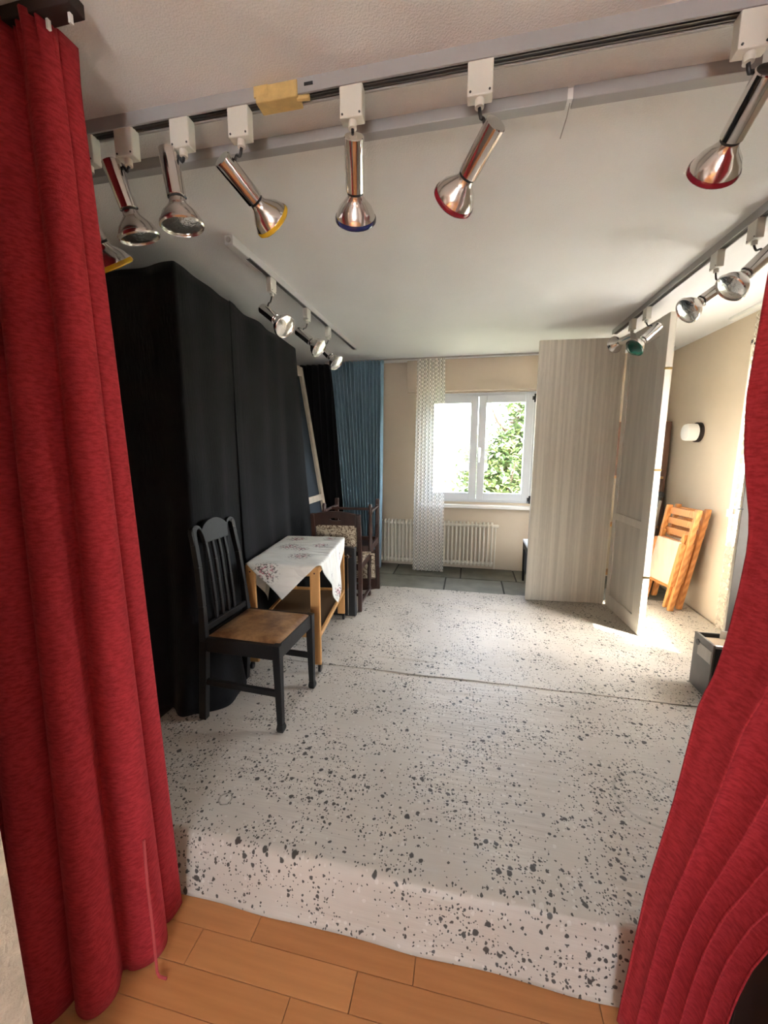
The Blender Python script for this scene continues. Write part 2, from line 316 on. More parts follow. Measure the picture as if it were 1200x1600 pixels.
# ------------------------------------------------------------------ mesh helpers
class MB:
    def __init__(s): s.v = []; s.f = []; s.uv = {}
    def add(s, vs, fs):
        n = len(s.v); s.v += [Vector(v) for v in vs]; s.f += [[i + n for i in f] for f in fs]; return s
    def box(s, a, b, mat=None):
        x0, y0, z0 = a; x1, y1, z1 = b
        vs = [Vector(p) for p in ((x0, y0, z0), (x1, y0, z0), (x1, y1, z0), (x0, y1, z0), (x0, y0, z1), (x1, y0, z1), (x1, y1, z1), (x0, y1, z1))]
        if mat: vs = [mat @ v for v in vs]
        return s.add(vs, [(0, 3, 2, 1), (4, 5, 6, 7), (0, 1, 5, 4), (1, 2, 6, 5), (2, 3, 7, 6), (3, 0, 4, 7)])
    def bar(s, p0, p1, w, d, w1=None, d1=None, ref=(0, 1, 0)):
        p0, p1 = Vector(p0), Vector(p1); z = (p1 - p0).normalized(); y = Vector(ref); y = (y - z * y.dot(z)).normalized(); x = y.cross(z)
        w1 = w if w1 is None else w1; d1 = d if d1 is None else d1; vs = []
        for p, a, b in ((p0, w, d), (p1, w1, d1)):
            vs += [p - x * a / 2 - y * b / 2, p + x * a / 2 - y * b / 2, p + x * a / 2 + y * b / 2, p - x * a / 2 + y * b / 2]
        return s.add(vs, [(0, 3, 2, 1), (4, 5, 6, 7), (0, 1, 5, 4), (1, 2, 6, 5), (2, 3, 7, 6), (3, 0, 4, 7)])
    def tube(s, pts, r, n=10, caps=True):
        pts = [Vector(p) for p in pts]; rs = r if isinstance(r, (list, tuple)) else [r] * len(pts); rings = []; b = len(s.v)
        up = None
        for i, p in enumerate(pts):
            t = (pts[min(i + 1, len(pts) - 1)] - pts[max(i - 1, 0)]).normalized()
            if up is None: up = t.orthogonal().normalized()
            up = (up - t * up.dot(t)).normalized(); sd = t.cross(up)
            s.v += [p + (up * math.cos(2 * math.pi * k / n) + sd * math.sin(2 * math.pi * k / n)) * rs[i] for k in range(n)]
        for i in range(len(pts) - 1):
            for k in range(n):
                a = b + i * n + k; c = b + i * n + (k + 1) % n; s.f.append([a, c, c + n, a + n])
        if caps: s.f.append([b + k for k in range(n)][::-1]); s.f.append([b + (len(pts) - 1) * n + k for k in range(n)])
        return s
    def lathe(s, prof, mat=None, n=24, closed=False):
        b = len(s.v); mat = mat or Matrix()
        for r, z in prof: s.v += [mat @ Vector((r * math.cos(2 * math.pi * k / n), r * math.sin(2 * math.pi * k / n), z)) for k in range(n)]
        for i in range(len(prof) - 1):
            for k in range(n):
                a = b + i * n + k; c = b + i * n + (k + 1) % n; s.f.append([a, c, c + n, a + n])
        if not closed:
            s.f.append([b + k for k in range(n)][::-1]); s.f.append([b + (len(prof) - 1) * n + k for k in range(n)])
        return s
    def prism(s, poly, depth, mat=None):
        mat = mat or Matrix(); n = len(poly); b = len(s.v)
        for z in (0, depth): s.v += [mat @ Vector((x, y, z)) for x, y in poly]
        s.f.append([b + k for k in range(n)][::-1]); s.f.append([b + n + k for k in range(n)])
        for k in range(n): s.f.append([b + k, b + (k + 1) % n, b + n + (k + 1) % n, b + n + k])
        return s
    def grid(s, fn, nu, nv, uvf=None):
        b = len(s.v)
        for j in range(nv + 1):
            for i in range(nu + 1):
                if uvf: s.uv[len(s.v)] = uvf(i / nu, j / nv)
                s.v.append(Vector(fn(i / nu, j / nv)))
        for j in range(nv):
            for i in range(nu):
                a = b + j * (nu + 1) + i; s.f.append([a, a + 1, a + nu + 2, a + nu + 1])
        return s
    def build(s, name, mat, parent=None, smooth=False, bevel=0.0, solid=0.0, recalc=True, sub=0):
        me = bpy.data.meshes.new(name); me.from_pydata([tuple(v) for v in s.v], [], s.f); me.validate()
        if recalc:
            bm = bmesh.new(); bm.from_mesh(me); bmesh.ops.recalc_face_normals(bm, faces=bm.faces); bm.to_mesh(me); bm.free()
        if s.uv:
            l = me.uv_layers.new(name='UVMap')
            for lp in me.loops: l.data[lp.index].uv = s.uv.get(lp.vertex_index, (0, 0))
        me.materials.append(M[mat])
        if smooth:
            me.shade_smooth()
            if smooth != 'all': me.set_sharp_from_angle(angle=R(40))
        o = bpy.data.objects.new(name, me); COL.objects.link(o)
        if parent: o.parent = parent
        if solid: md = o.modifiers.new('solid', 'SOLIDIFY'); md.thickness = solid; md.offset = 0
        if bevel: md = o.modifiers.new('bevel', 'BEVEL'); md.width = bevel; md.segments = 2; md.limit_method = 'ANGLE'; md.angle_limit = R(40)
        if sub: md = o.modifiers.new('sub', 'SUBSURF'); md.levels = sub; md.render_levels = sub
        return o
def tag(o, label, cat, group=None, kind=None):
    o['label'] = label; o['category'] = cat
    if group: o['group'] = group
    if kind: o['kind'] = kind
    return o
def thing(name, label, cat, loc=(0, 0, 0), rotz=0, group=None):
    o = bpy.data.objects.new(name, None); COL.objects.link(o); o.location = loc; o.rotation_euler = (0, 0, rotz); o.empty_display_size = .1
    return tag(o, label, cat, group)
def struct(o, label=None, cat=None):
    o['kind'] = 'structure'
    if label: o['label'] = label
    if cat: o['category'] = cat
    return o
def dup(o, parent=None, loc=None):
    c = o.copy(); COL.objects.link(c)
    if parent: c.parent = parent
    if loc is not None: c.location = loc
    return c
def basis(o, x, y, z):
    m = Matrix((Vector(x), Vector(y), Vector(z))).transposed().to_4x4(); m.translation = Vector(o); return m
def frame_along(p, d, ref=(0, 0, 1)):
    z = Vector(d).normalized(); y = Vector(ref); y = y - z * y.dot(z)
    if y.length < 1e-4: y = z.orthogonal()
    y.normalize(); return basis(p, y.cross(z), y, z)
rnd = random.Random(7)
CEIL = 2.42; XR = 2.02; XL = -2.1; YB = 4.85; WF = -0.2

# ------------------------------------------------------------------ room shell
def wall(name, lab, boxes, mat):
    m = MB()
    for a, b in boxes: m.box(a, b)
    return struct(m.build(name, mat), lab, 'wall')
struct(MB().box((-2.7, -3.3, CEIL), (XR + .3, 5.11, CEIL + .12)).box((XR + .3, -3.3, CEIL), (2.7, .62, CEIL + .12)).build('ceiling', 'plaster'), 'rough white plaster ceiling above stage and front room', 'ceiling')
# back wall with the window opening (X -.54...70, z .80..2.06)
WX0, WX1, WZ0, WZ1 = -0.54, 0.715, 0.80, 2.06
wall('wall_back', 'beige papered back wall around the garden window', [((XL - .2, YB, -.25), (WX0, YB + .26, CEIL)), ((WX1, YB, -.25), (XR + .25, YB + .26, CEIL)),
     ((WX0, YB, -.25), (WX1, YB + .26, WZ0)), ((WX0, YB, WZ1), (WX1, YB + .26, CEIL))], 'wallpaper')
SY0, SY1, SZ0, SZ1 = 2.42, 3.44, 0.78, 2.12
wall('wall_right', 'warm beige right wall beside the bright lace window', [((XR, SY1, -.25), (XR + .3, YB, CEIL)), ((XR, .6, -.25), (XR + .3, SY0, CEIL)),
     ((XR, SY0, -.25), (XR + .3, SY1, SZ0)), ((XR, SY0, SZ1), (XR + .3, SY1, CEIL))], 'wallpaper')
wall('wall_left', 'left wall behind the black drapes', [((XL - .2, .6, -.25), (XL, YB, CEIL))], 'wallpaper')
wall('wall_front_left', 'pale rough wall end at lower left of the opening', [((-2.5, .42, WF), (-.855, .5, CEIL))], 'jamb')
wall('wall_front_right', 'unseen wall end right of the opening, extended to shade the curtain', [((.66, .42, WF), (2.5, .5, CEIL))], 'rear_wall')  # out of view, drawn inward to keep rear light off the right curtain
wall('wall_rear_left', 'left wall of the front room', [((-2.7, -3.1, WF), (-2.5, .6, CEIL))], 'rear_wall')
wall('wall_rear_right', 'right wall of the front room', [((2.5, -3.1, WF), (2.7, .6, CEIL))], 'rear_wall')
wall('wall_rear', 'rear wall of the front room with wide window', [((-2.7, -3.3, WF), (-.3, -3.1, CEIL)), ((.6, -3.3, WF), (2.7, -3.1, CEIL)),
     ((-.3, -3.3, WF), (.6, -3.1, .7)), ((-.3, -3.3, 1.9), (.6, -3.1, CEIL))], 'rear_wall')
# shutter box above the window
struct(MB().box((-.735, YB - .08, 2.075), (1.2, YB, CEIL)).build('trim_1', 'wallpaper', bevel=.004), 'beige boxed roller shutter housing above window', 'shutter box')

# window_1: frame, sashes, panes, handle, hinges, sill
w1 = bpy.data.objects.new('window_1', None); COL.objects.link(w1); w1.location = (0, YB + .02, 0); struct(w1, 'white two-casement garden window in back wall', 'window')
def rect_frame(x0, x1, z0, z1, wd, y0, y1):
    return MB().box((x0, y0, z0), (x0 + wd, y1, z1)).box((x1 - wd, y0, z0), (x1, y1, z1)).box((x0 + wd, y0, z0), (x1 - wd, y1, z0 + wd)).box((x0 + wd, y0, z1 - wd), (x1 - wd, y1, z1))
rect_frame(WX0, WX1, WZ0, WZ1, .045, .0, .08).build('window_frame', 'window_white', w1, bevel=.004)
MX = 0.085
for x0, x1 in ((WX0 + .03, MX), (MX, WX1 - .03)):
    s_ = rect_frame(x0 + .003, x1 - .003, WZ0 + .025, WZ1 - .03, .085, -.015, .05).build('sash', 'window_white', w1, bevel=.005)
    MB().box((x0 + .08, .015, WZ0 + .1), (x1 - .08, .022, WZ1 - .105)).build('pane', 'pane_glass', s_)
h_ = MB().box((MX + .012, -.03, 1.33), (MX + .04, -.015, 1.44)).bar((MX + .026, -.045, 1.4), (MX + .024, -.05, 1.27), .016, .012).box((MX + .018, -.05, 1.385), (MX + .034, -.02, 1.405))
h_.build('handle', 'brushed', w1, bevel=.003)
for z in (.845, 1.985): MB().lathe([(.009, -.045), (.009, .045)], Matrix.Translation((WX1 - .022, -.02, z)), 10).box((WX1 - .05, -.02, z - .02), (WX1 - .02, -.012, z + .02)).build('hinge', 'dark_metal', w1)
MB().box((WX0 - .05, -.11, WZ0 - .065), (WX1 + .04, .02, WZ0 - .025)).build('window_sill', 'sill', w1, bevel=.006)

# window_2 in the right wall, window_3 in the room behind the camera
w2 = bpy.data.objects.new('window_2', None); COL.objects.link(w2); struct(w2, 'bright side window behind lace curtain in right wall', 'window')
def rect_frame_x(y0, y1, z0, z1, wd, x0, x1):
    return MB().box((x0, y0, z0), (x1, y0 + wd, z1)).box((x0, y1 - wd, z0), (x1, y1, z1)).box((x0, y0 + wd, z0), (x1, y1 - wd, z0 + wd)).box((x0, y0 + wd, z1 - wd), (x1, y1 - wd, z1))
rect_frame_x(SY0, SY1, SZ0, SZ1, .07, XR + .12, XR + .19).build('window_frame', 'window_white', w2, bevel=.004)
MB().box((XR + .15, SY0 + .07, SZ0 + .07), (XR + .156, SY1 - .07, SZ1 - .07)).build('pane', 'pane_glass', w2)
MB().box((XR + .12, (SY0 + SY1) / 2 - .04, SZ0 + .07), (XR + .19, (SY0 + SY1) / 2 + .04, SZ1 - .07)).build('mullion', 'window_white', w2, bevel=.004)
MB().box((XR - .06, SY0 - .03, SZ0 - .04), (XR + .12, SY1 + .03, SZ0)).build('window_sill', 'sill', w2, bevel=.005)
w3 = rect_frame(-.3, .6, .7, 1.9, .05, -3.24, -3.17).build('window_3', 'window_white'); struct(w3, 'window of the front room', 'window')

# floors: subfloor, parquet planks, stage body, slate slabs
struct(MB().box((-2.7, -3.3, WF - .1), (2.7, 1.14, WF - .012)).build('floor_front', 'parquet_0'), 'orange brown wooden floor in front of the stage', 'floor')
fl = bpy.data.objects['floor_front']
row = 0; y = 1.085; pm = {}
while y > -.2:
    x = -1.75 + (row * .37) % .55
    while x < 1.7:
        L = .545; i = rnd.randrange(3)
        if i not in pm:
            pm[i] = MB().box((0, -.098, 0), (.543, 0, .013)).build('plank', 'parquet_%d' % i, fl, bevel=.0012); p = pm[i]
        else: p = dup(pm[i], fl)
        p.location = (x, y, WF - .0125 - rnd.random() * .0008); x += L
    y -= .0995; row += 1
struct(MB().box((XL, 1.135, WF - .05), (XR, YB, -.012)).build('floor', 'grout'), 'raised stage floor under the cloth and slate slabs', 'floor')
st = bpy.data.objects['floor']
xs = [-2.1, -1.5, -.98, -.215, .385, 1.0, 1.55, 2.02]
for r_, (ya, yb) in enumerate(((3.70, 4.40), (4.41, 4.845))):
    for i in range(len(xs) - 1):
        o_ = [0, .16, 0][r_] if 0 < i else 0; o1 = .16 if r_ and i + 1 < len(xs) - 1 else 0
        MB().box((xs[i] + o_ + .008, ya + .006, -.011), (xs[i + 1] + o1 - .008, yb - .006, -.002 - rnd.random() * .002)).build('slab', rnd.choice(('slate', 'slate_b')), st, bevel=.003)

# ------------------------------------------------------------------ stage cloths
def nz(x, y, z=0.0): return noise.noise(Vector((x, y, z)))
def cloth_front(u, v):
    x = -1.56 + u * 3.5
    Lr = .205; s = v * (Lr + 1.262)        # 0 at the hem below, up the riser, over the edge, back to the seam
    wv = .006 * nz(x * 3, 1.1)
    if s < Lr:
        z = -.197 + s; yy = 1.088 + .045 * (s / Lr) ** 1.5 + .008 * nz(x * 4, s * 14) + (.012 * max(0, 1 - s / .03) * (-1))
        k = max(0, (s - (Lr - .025)) / .025); yy += .010 * k * k
        return (x, yy - .012, min(z, .004) + (.002 * nz(x * 9, 7) if s > .01 else 0))
    yy = 1.136 + (s - Lr) + (.012 * nz(x * 2.2, 5.0) if v > .97 else 0)
    return (x, yy, .005 + .003 * max(-.4, nz(x * 1.6, yy * 11)) + .0022 * nz(x * 5, yy * 6))
def uv_front(u, v): return (-1.56 + u * 3.5, .92 + v * (.205 + 1.262) + .011)
o = MB().grid(cloth_front, 150, 130, uv_front).build('stage_cloth', 'speckled_cloth', smooth='all', solid=.003)
tag(o, 'grey speckled stage cloth falling over the front step', 'stage cloth')
def back_edge(x):
    return 3.95 + .02 * nz(x * 3, 2.0) + .03 * max(0, min(1, (x - .3) / .2)) * nz(x * 12, 3) + .14 * max(0, min(1, (x - 1.2) / .3))
def cloth_back(u, v):
    x = -1.56 + u * 3.56; ya = 2.352 + .02 * nz(x * 1.7, 9.0) + .006 * nz(x * 8, 4); yy = ya + v * (back_edge(x) - ya)
    lift = .002 if v < .006 else 0
    pl = .012 * math.exp(-((yy - (3.53 - .02 * x)) / .012) ** 2) * max(0, min(1, (x + .45) * 3)) * max(0, min(1, (.62 - x) * 5))
    pl += .010 * math.exp(-((yy - (2.52 - .01 * x)) / .010) ** 2) * max(0, min(1, (x + .75) * 4)) * max(0, min(1, (-.1 - x) * 5))
    pl += .006 * math.exp(-((x + .55 + (yy - 3.6) * .12) / .012) ** 2) * max(0, min(1, (yy - 3.2) * 4))
    return (x, yy, .008 + lift + pl + .004 * max(-.4, nz(x * 1.5, yy * 10, 4)) + .002 * nz(x * 6, yy * 6, 2))
o = MB().grid(cloth_back, 130, 190, lambda u, v: (-1.56 + u * 3.56 + 5, 2.35 + v * 1.6 + 3)).build('stage_cloth', 'speckled_cloth', smooth='all', solid=.003)
tag(o, 'grey speckled stage cloth reaching back towards the radiator', 'stage cloth')

# ------------------------------------------------------------------ curtains
def interp(pts, z):
    pts = sorted(pts)
    if z <= pts[0][0]: return pts[0][1]
    for (a, va), (b, vb) in zip(pts, pts[1:]):
        if z <= b: t = (z - a) / (b - a); return va + (vb - va) * t
    return pts[-1][1]
# left red curtain
def poly_at(pts, u):
    ls = [math.dist(a, b) for a, b in zip(pts, pts[1:])]; d = u * sum(ls)
    for (a, b), l in zip(zip(pts, pts[1:]), ls):
        if d <= l: return Vector((a[0] + (b[0] - a[0]) * d / l, a[1] + (b[1] - a[1]) * d / l))
        d -= l
    return Vector(pts[-1])
def smooth_path(pts, u, r=.09): return (poly_at(pts, max(0, u - r)) + poly_at(pts, u) * 2 + poly_at(pts, min(1, u + r))) / 4
LTOP = [(-.995, .955), (-.960, .90), (-1.25, .87), (-1.62, .84)]
LBOT = [(-.968, 1.02), (-.940, .970), (-.960, .83), (-.99, .755), (-1.12, .70), (-1.35, .64), (-1.62, .60)]
def red_left(u, v):
    z = -.185 + v * 2.585; k = (1 - v) ** .85
    a, b = smooth_path(LTOP, u), smooth_path(LBOT, u); p = a * (1 - k) + b * k
    a2, b2 = smooth_path(LTOP, min(1, u + .02)), smooth_path(LBOT, min(1, u + .02)); tg = (a2 * (1 - k) + b2 * k) - p
    tg = tg.normalized() if tg.length > 1e-6 else Vector((-1, 0)); nr = Vector((-tg.y, tg.x))
    ph = 2 * math.pi * (6.4 * u) + .7 * nz(u * 5, z * .6) + .9 * nz(u * 2.2, 1.7)
    amp = (.022 + .020 * k) * (.7 + .6 * abs(nz(u * 5, 3.3))) * min(1, .2 + u * 8)
    q = p + nr * amp * math.cos(ph) + tg * amp * .5 * math.sin(ph)
    yy = q.y
    if v > .96: yy += .010 * math.cos(u * 170) * (v - .96) / .04
    if u < .03: yy += .03 * (1 - u / .03)
    return (q.x, yy, z)
lc = MB().grid(red_left, 200, 60).build('stage_curtain', 'red_velvet', smooth='all', solid=.004)
tag(lc, 'red velvet stage curtain hanging in deep folds at left', 'curtain')
MB().tube([(-.925, .875, .25), (-.918, .865, .1), (-.905, .855, -.06), (-.895, .845, -.185), (-.885, .842, -.193), (-.86, .842, -.193)], .004, 8).build('pull_cord', 'rope_red', lc, smooth='all')
# right red curtain
def red_right(u, v):
    z = -.180 + v * 2.575; k = 1 - v
    xl = interp([(-.2, .460), (-.156, .463), (.272, .495), (.553, .533), (.821, .559), (.898, .583), (.994, .598), (1.116, .608), (1.19, .612), (1.26, .610), (1.343, .593), (1.424, .579), (1.53, .571), (1.64, .575), (1.8, .58), (2.4, .60)], z)
    xr = interp([(-.2, .645), (.1, .680), (.34, .725), (.8, .93), (1.4, 1.15), (2.4, 1.35)], z)
    x = xl + (xr - xl) * u
    ybase = 1.010 - (.035 + .13 * max(0, min(1, (z - .2) / .8))) * u ** .8
    ph = 2 * math.pi * 4.6 * u + .4 * nz(u * 4, z * .8, 8)
    amp = (.016 + .022 * v) * min(1, .2 + u * 6)
    yy = ybase + amp * math.cos(ph) - amp
    x += amp * .4 * math.sin(ph)
    if u < .04: yy += .02 * (1 - u / .04)
    return (x, min(yy, 1.02), z)
rc = MB().grid(red_right, 130, 60).build('stage_curtain', 'red_velvet', smooth='all', solid=.004)
tag(rc, 'red velvet stage curtain drawn aside at right edge', 'curtain')
t_ = thing('curtain_rail', 'dark ceiling rail carrying the red stage curtains', 'curtain rail', (0, .90, CEIL))
MB().box((-1.9, -.02, -.03), (-.895, .02, 0)).build('rail', 'dark_brown_paint', t_, bevel=.002)
MB().box((.45, -.02, -.03), (1.9, .02, 0)).build('rail', 'rod_grey', t_, bevel=.002)
for i in range(12): MB().box((-1.6 + i * .062, -.004, -.05), (-1.594 + i * .062, .004, -.028)).build('glider', 'white_paint', t_)

# black drapes at the left of the stage: one wraps the corner, one hangs along the side
def flare(z): return max(0, 1 - z / 2.25) ** 4
def drape_corner(u, v):
    L1, L2 = .68, .62; s = u * (L1 + L2); ztop = 2.295 - .02 * math.sin(min(s, L1) / L1 * math.pi) * 1.0
    z = .012 + v * (ztop - .012); fz = flare(z)
    if s < L1:
        t = s / L1; x = -2.06 + t * (.665 + .0 * fz); yy = 1.80 - .12 * fz * (1 - .3 * t) + .028 * (.25 + fz) * math.sin(t * 19 + .6 * nz(t * 3, z)) ;  x += 0
        return (x, yy, z)
    t = (s - L1) / L2; x = -1.395 - .06 * t + fz * .17 * math.sin(math.pi * min(1, t / .62)) ** .8 + .02 * (.2 + fz) * math.sin(t * 15 + .5 * nz(t * 4, z, 2)); yy = 1.80 - .085 * fz * (1 - t) + t * .60
    return (x, yy, z)
o = MB().grid(drape_corner, 110, 50).build('black_drape', 'black_cloth', smooth='all', solid=.003)
tag(o, 'plain black drape wrapped round the corner behind dark chair', 'drape')
def drape_side(u, v):
    t = u; ztop = 2.30 - (.012 * math.sin(t * 9) ** 2) - (.13 * max(0, (t - .93) / .07) ** 2); z = .012 + v * (ztop - .012); fz = flare(z)
    x = -1.455 - .075 * t + fz * .08 + .16 * max(0, (t - .72) / .28) * max(0, 1 - z / 2.3) + .016 * (.35 + fz) * math.sin(t * 24 + .7 * nz(t * 4, z, 5)) + (.012 * (1 - t * 12) if t < .08 else 0); yy = 2.33 + t * 1.20
    if t > .94: x -= .04 * ((t - .94) / .06) ** 2
    return (x, yy, z)
o = MB().grid(drape_side, 110, 50).build('black_drape', 'black_cloth', smooth='all', solid=.003)
tag(o, 'broad black drape along left side behind the serving trolley', 'drape')
def hung(name, lab, cat, x0, x1, xb0, xb1, y, z0, z1, folds, amp, mat, seed, nu=160, group=None, uv=False, ampb=None):
    W = abs(x1 - x0) * 1.5
    def fn(u, v):
        z = z0 + v * (z1 - z0); k = 1 - v; kk = k ** .8
        xa = x0 + (xb0 - x0) * kk; xe = x1 + (xb1 - x1) * kk; x = xa + (xe - xa) * u
        a = amp + ((ampb if ampb else amp) - amp) * k
        ph = 2 * math.pi * folds * u + 1.1 * nz(u * 5, seed + z * .35) + 1.5 * nz(u * 2.3, seed)
        am = a * (.65 + .7 * abs(nz(u * folds * .6, seed + 1, z * .3)))
        return (x + am * .30 * math.sin(ph), y + am * (1 - 2 * abs(math.sin(ph / 2))), z)
    o = MB().grid(fn, nu, 44, (lambda u, v: (u * W, v * (z1 - z0))) if uv else None).build(name, mat, smooth='all', solid=0 if uv else .003)
    return tag(o, lab, cat, group)
hung('black_drape', 'narrow black drape at back between white frame and blue curtain', 'drape', -2.06, -1.56, -2.06, -1.45, 4.60, .02, 2.385, 7, .022, 'black_cloth', 3.0)
hung('blue_curtain', 'faded blue gathered curtain hanging at back left', 'curtain', -1.585, -.955, -1.40, -.985, 4.51, .03, 2.385, 14, .040, 'blue_cloth', 11.0, 300, ampb=.046)
hung('lace_curtain', 'white net lace curtain strip beside the garden window', 'lace curtain', -.59, -.29, -.615, -.255, 4.54, .02, 2.385, 8, .018, 'lace_white', 21.0, 140, uv=True)
o = MB().tube([(-1.65, 4.56, 2.398), (1.9, 4.56, 2.398)], .009, 8).build('curtain_rod', 'rod_grey', smooth=True); tag(o, 'thin grey curtain rod along the ceiling above back window', 'curtain rod')
# lace at the right window
def lace_r(u, v):
    z = .03 + v * 2.33; yy = 1.9 + u * 1.57 - .0 * v
    return (1.935 + .018 * math.cos(2 * math.pi * 22 * u + 1.2 * nz(u * 9, z * .4, 6)), yy, z)
o = MB().grid(lace_r, 240, 30, lambda u, v: (u * 2.2, v * 2.33)).build('lace_curtain', 'lace_cream', smooth='all'); tag(o, 'cream net lace curtain over bright window at right', 'lace curtain')
o = MB().box((1.915, 1.7, CEIL - .022), (1.955, 3.76, CEIL)).build('curtain_rail', 'white_paint', bevel=.003); tag(o, 'white ceiling rail above the right lace curtain', 'curtain rail')

# ------------------------------------------------------------------ lighting tracks and spotlights
def track(name, lab, p0, p1, mat='track_white_shaded'):
    p0, p1 = Vector(p0), Vector(p1); d = (p1 - p0).normalized(); L = (p1 - p0).length
    t_ = thing(name, lab, 'light track', p0)
    m = frame_along((0, 0, 0), d)    # local z along track, local y up
    w_, h = .020, .036
    prof = [(-w_, 0), (-w_, -h), (-.014, -h), (-.014, -h + .016), (.014, -h + .016), (.014, -h), (w_, -h), (w_, 0)]
    MB().prism(prof, L, m).build('track_body', mat, t_)
    MB().prism([(-.0138, -h + .004), (-.0138, -h + .0158), (.0138, -h + .0158), (.0138, -h + .004)], L, m).build('slot', 'slot_dark', t_)
    for sx in (-.006, .006): MB().prism([(sx - .0012, -h + .001), (sx - .0012, -h + .005), (sx + .0012, -h + .005), (sx + .0012, -h + .001)], L, m).build('conductor', 'slot_metal', t_)
    return t_, m, L
tf, mf, Lf = track('light_track', 'long white light track across the front of the stage', (-1.75, 1.21, CEIL), (1.3, 1.21, CEIL))
MB().box((1.13, -.023, -.043), (1.255, .023, -.002)).build('tape_patch', 'tape', tf, bevel=.003)
MB().box((1.125, -.024, -.03), (1.17, .024, -.001)).build('tape_patch', 'tape', tf, bevel=.003)
MB().tube([(1.25, -.01, -.04), (1.285, -.008, -.041)], .007, 8).build('tape_patch', 'tape', tf, smooth=True)
MB().box((1.275, -.0215, -.022), (1.30, -.0205, -.014)).build('type_plate', 'dark_metal', tf)
tl, ml, Ll = track('light_track', 'short white light track on left side of the ceiling', (-1.15, 1.93, CEIL), (-1.14, 4.0, CEIL), 'track_white')
e_ = MB().box((-.022, -.05, -.045), (.022, .10, 0)).build('feed_end', 'track_white', tl, bevel=.004)
MB().lathe([(.012, 0), (.012, .006), (.008, .007)], frame_along((0, -.049, -.022), (0, -1, 0)), 16).build('cable_hole', 'rod_grey', e_)
track('light_track', 'white light track along right side of the ceiling', (1.17, 1.3, CEIL), (1.17, 3.93, CEIL))
# curtain rail behind the front track
t_ = thing('curtain_rail', 'white ceiling curtain rail just behind the front light track', 'curtain rail', (0, 1.385, CEIL))
MB().box((-1.9, -.018, -.034), (.235, .018, 0)).build('rail', 'track_white_shaded', t_, bevel=.002)
MB().box((.250, -.018, -.034), (.70, .018, 0)).build('rail', 'track_white_shaded', t_, bevel=.002)
MB().box((.225, -.012, -.028), (.262, .012, -.001)).build('rail_joint', 'white_paint', t_)
MB().tube([(.245, 0, -.03), (.24, .004, -.06), (.225, .002, -.115)], .0015, 6).build('loose_wire', 'rod_grey', t_)

GSP = {'f': 'spotlights on the front track', 'l': 'spotlights on the left track', 'r': 'spotlights on the right track'}
def spotlight(lab, grp, block, tdir, T, L, lens, dome=False):
    """block: point on the track underside; T: rear end of the chrome cylinder; L: lens centre (both in room metres)."""
    block, T, L = Vector(block), Vector(T), Vector(L); tdir = Vector(tdir)
    t_ = thing('spotlight', lab, 'spotlight', block, 0, grp)
    side = tdir.cross(Vector((0, 0, 1))); m = basis((0, 0, 0), tdir, side, (0, 0, 1))
    a_ = MB().box((-.032, -.0165, -.076), (.032, .0165, .004), m).build('adapter', 'adapter_white', t_, bevel=.003)
    for sx in (-.024, .024):
        for sg in (-1, 1): MB().lathe([(.0028, 0), (.0028, .0015)], frame_along(m @ Vector((sx, sg * .0165, -.067)), m.to_3x3() @ Vector((0, sg, 0))), 8).build('screw', 'dark_metal', a_)
    MB().lathe([(.0115, -.094), (.0115, -.075)], Matrix.Translation((0, 0, 0)), 14).build('stem', 'adapter_white', t_, smooth=True)
    ax = (L - T).normalized(); Lt = (L - T).length; T0 = T - block
    cyl = min(.128, Lt * .6); fm = frame_along(T0, ax)
    hk = T0 + ax * .038; hp = Vector((0, 0, -.094)); dv = (hk - hp)
    pts = [hp]
    if dv.length > .03:
        perp = dv.cross(ax).cross(dv); perp = perp.normalized() if perp.length > 1e-5 else Vector((0, 0, 1))
        for k in range(1, 7): pts.append(hp + dv * (k / 7) * (1 - .022 / dv.length) + Vector((0, 0, -.010 * math.sin(k / 7 * math.pi * 2))))
    pts.append(hk - dv.normalized() * .018 if dv.length > .02 else hk)
    MB().tube(pts, .0045, 8).build('hinge', 'dark_metal', t_, smooth='all')
    MB().lathe([(.0255, 0), (.0278, .002), (.0278, cyl), (.022, cyl + .003)], fm, 28).build('lamp_tube', 'chrome', t_, smooth=True)
    MB().lathe([(.0235, 0), (.0235, .010)], fm @ Matrix.Translation((0, 0, cyl + .0)), 20).build('collar', 'dark_metal', t_, smooth=True)
    c0 = cyl + .008; cl = Lt - c0 - .012
    MB().lathe([(.024, 0), (.0255, .010), (.032, .018), (.052, cl * .62), (.0615, cl * .92), (.0625, cl)], fm @ Matrix.Translation((0, 0, c0)), 32).build('reflector', 'brushed', t_, smooth=True)
    zz = c0 + cl
    MB().lathe([(.0625, -.004), (.065, 0), (.065, .008), (.061, .012), (.060, .0095), (.060, .004)], fm @ Matrix.Translation((0, 0, zz)), 32, closed=True).build('rim', lens if lens != 'lens_glass' else 'brushed', t_, smooth=True)
    dm = [(.0605, .006), (.050, .010 if not dome else .022), (.030, .014 if not dome else .036), (.012, .016 if not dome else .043), (.001, .0165 if not dome else .0435)]
    MB().lathe(dm, fm @ Matrix.Translation((0, 0, zz)), 32).build('lens', lens, t_, smooth=True)
    return t_
BZ = CEIL - .036
fx = (1, 0, 0); fy = (0, 1, 0)
def fs(x, lab, T, L, lens, dome=False): spotlight(lab, GSP['f'], (x, 1.21, BZ), fx, T, L, lens, dome)
fs(-1.215, 'chrome spotlight with yellow rim half hidden behind left red curtain', (-1.31, 1.22, 2.235), (-1.275, 1.345, 2.07), 'lens_yellow')
fs(-1.069, 'chrome spotlight with clear lens nearest the left red curtain', (-1.125, 1.2, 2.305), (-1.087, 1.254, 2.104), 'lens_glass')
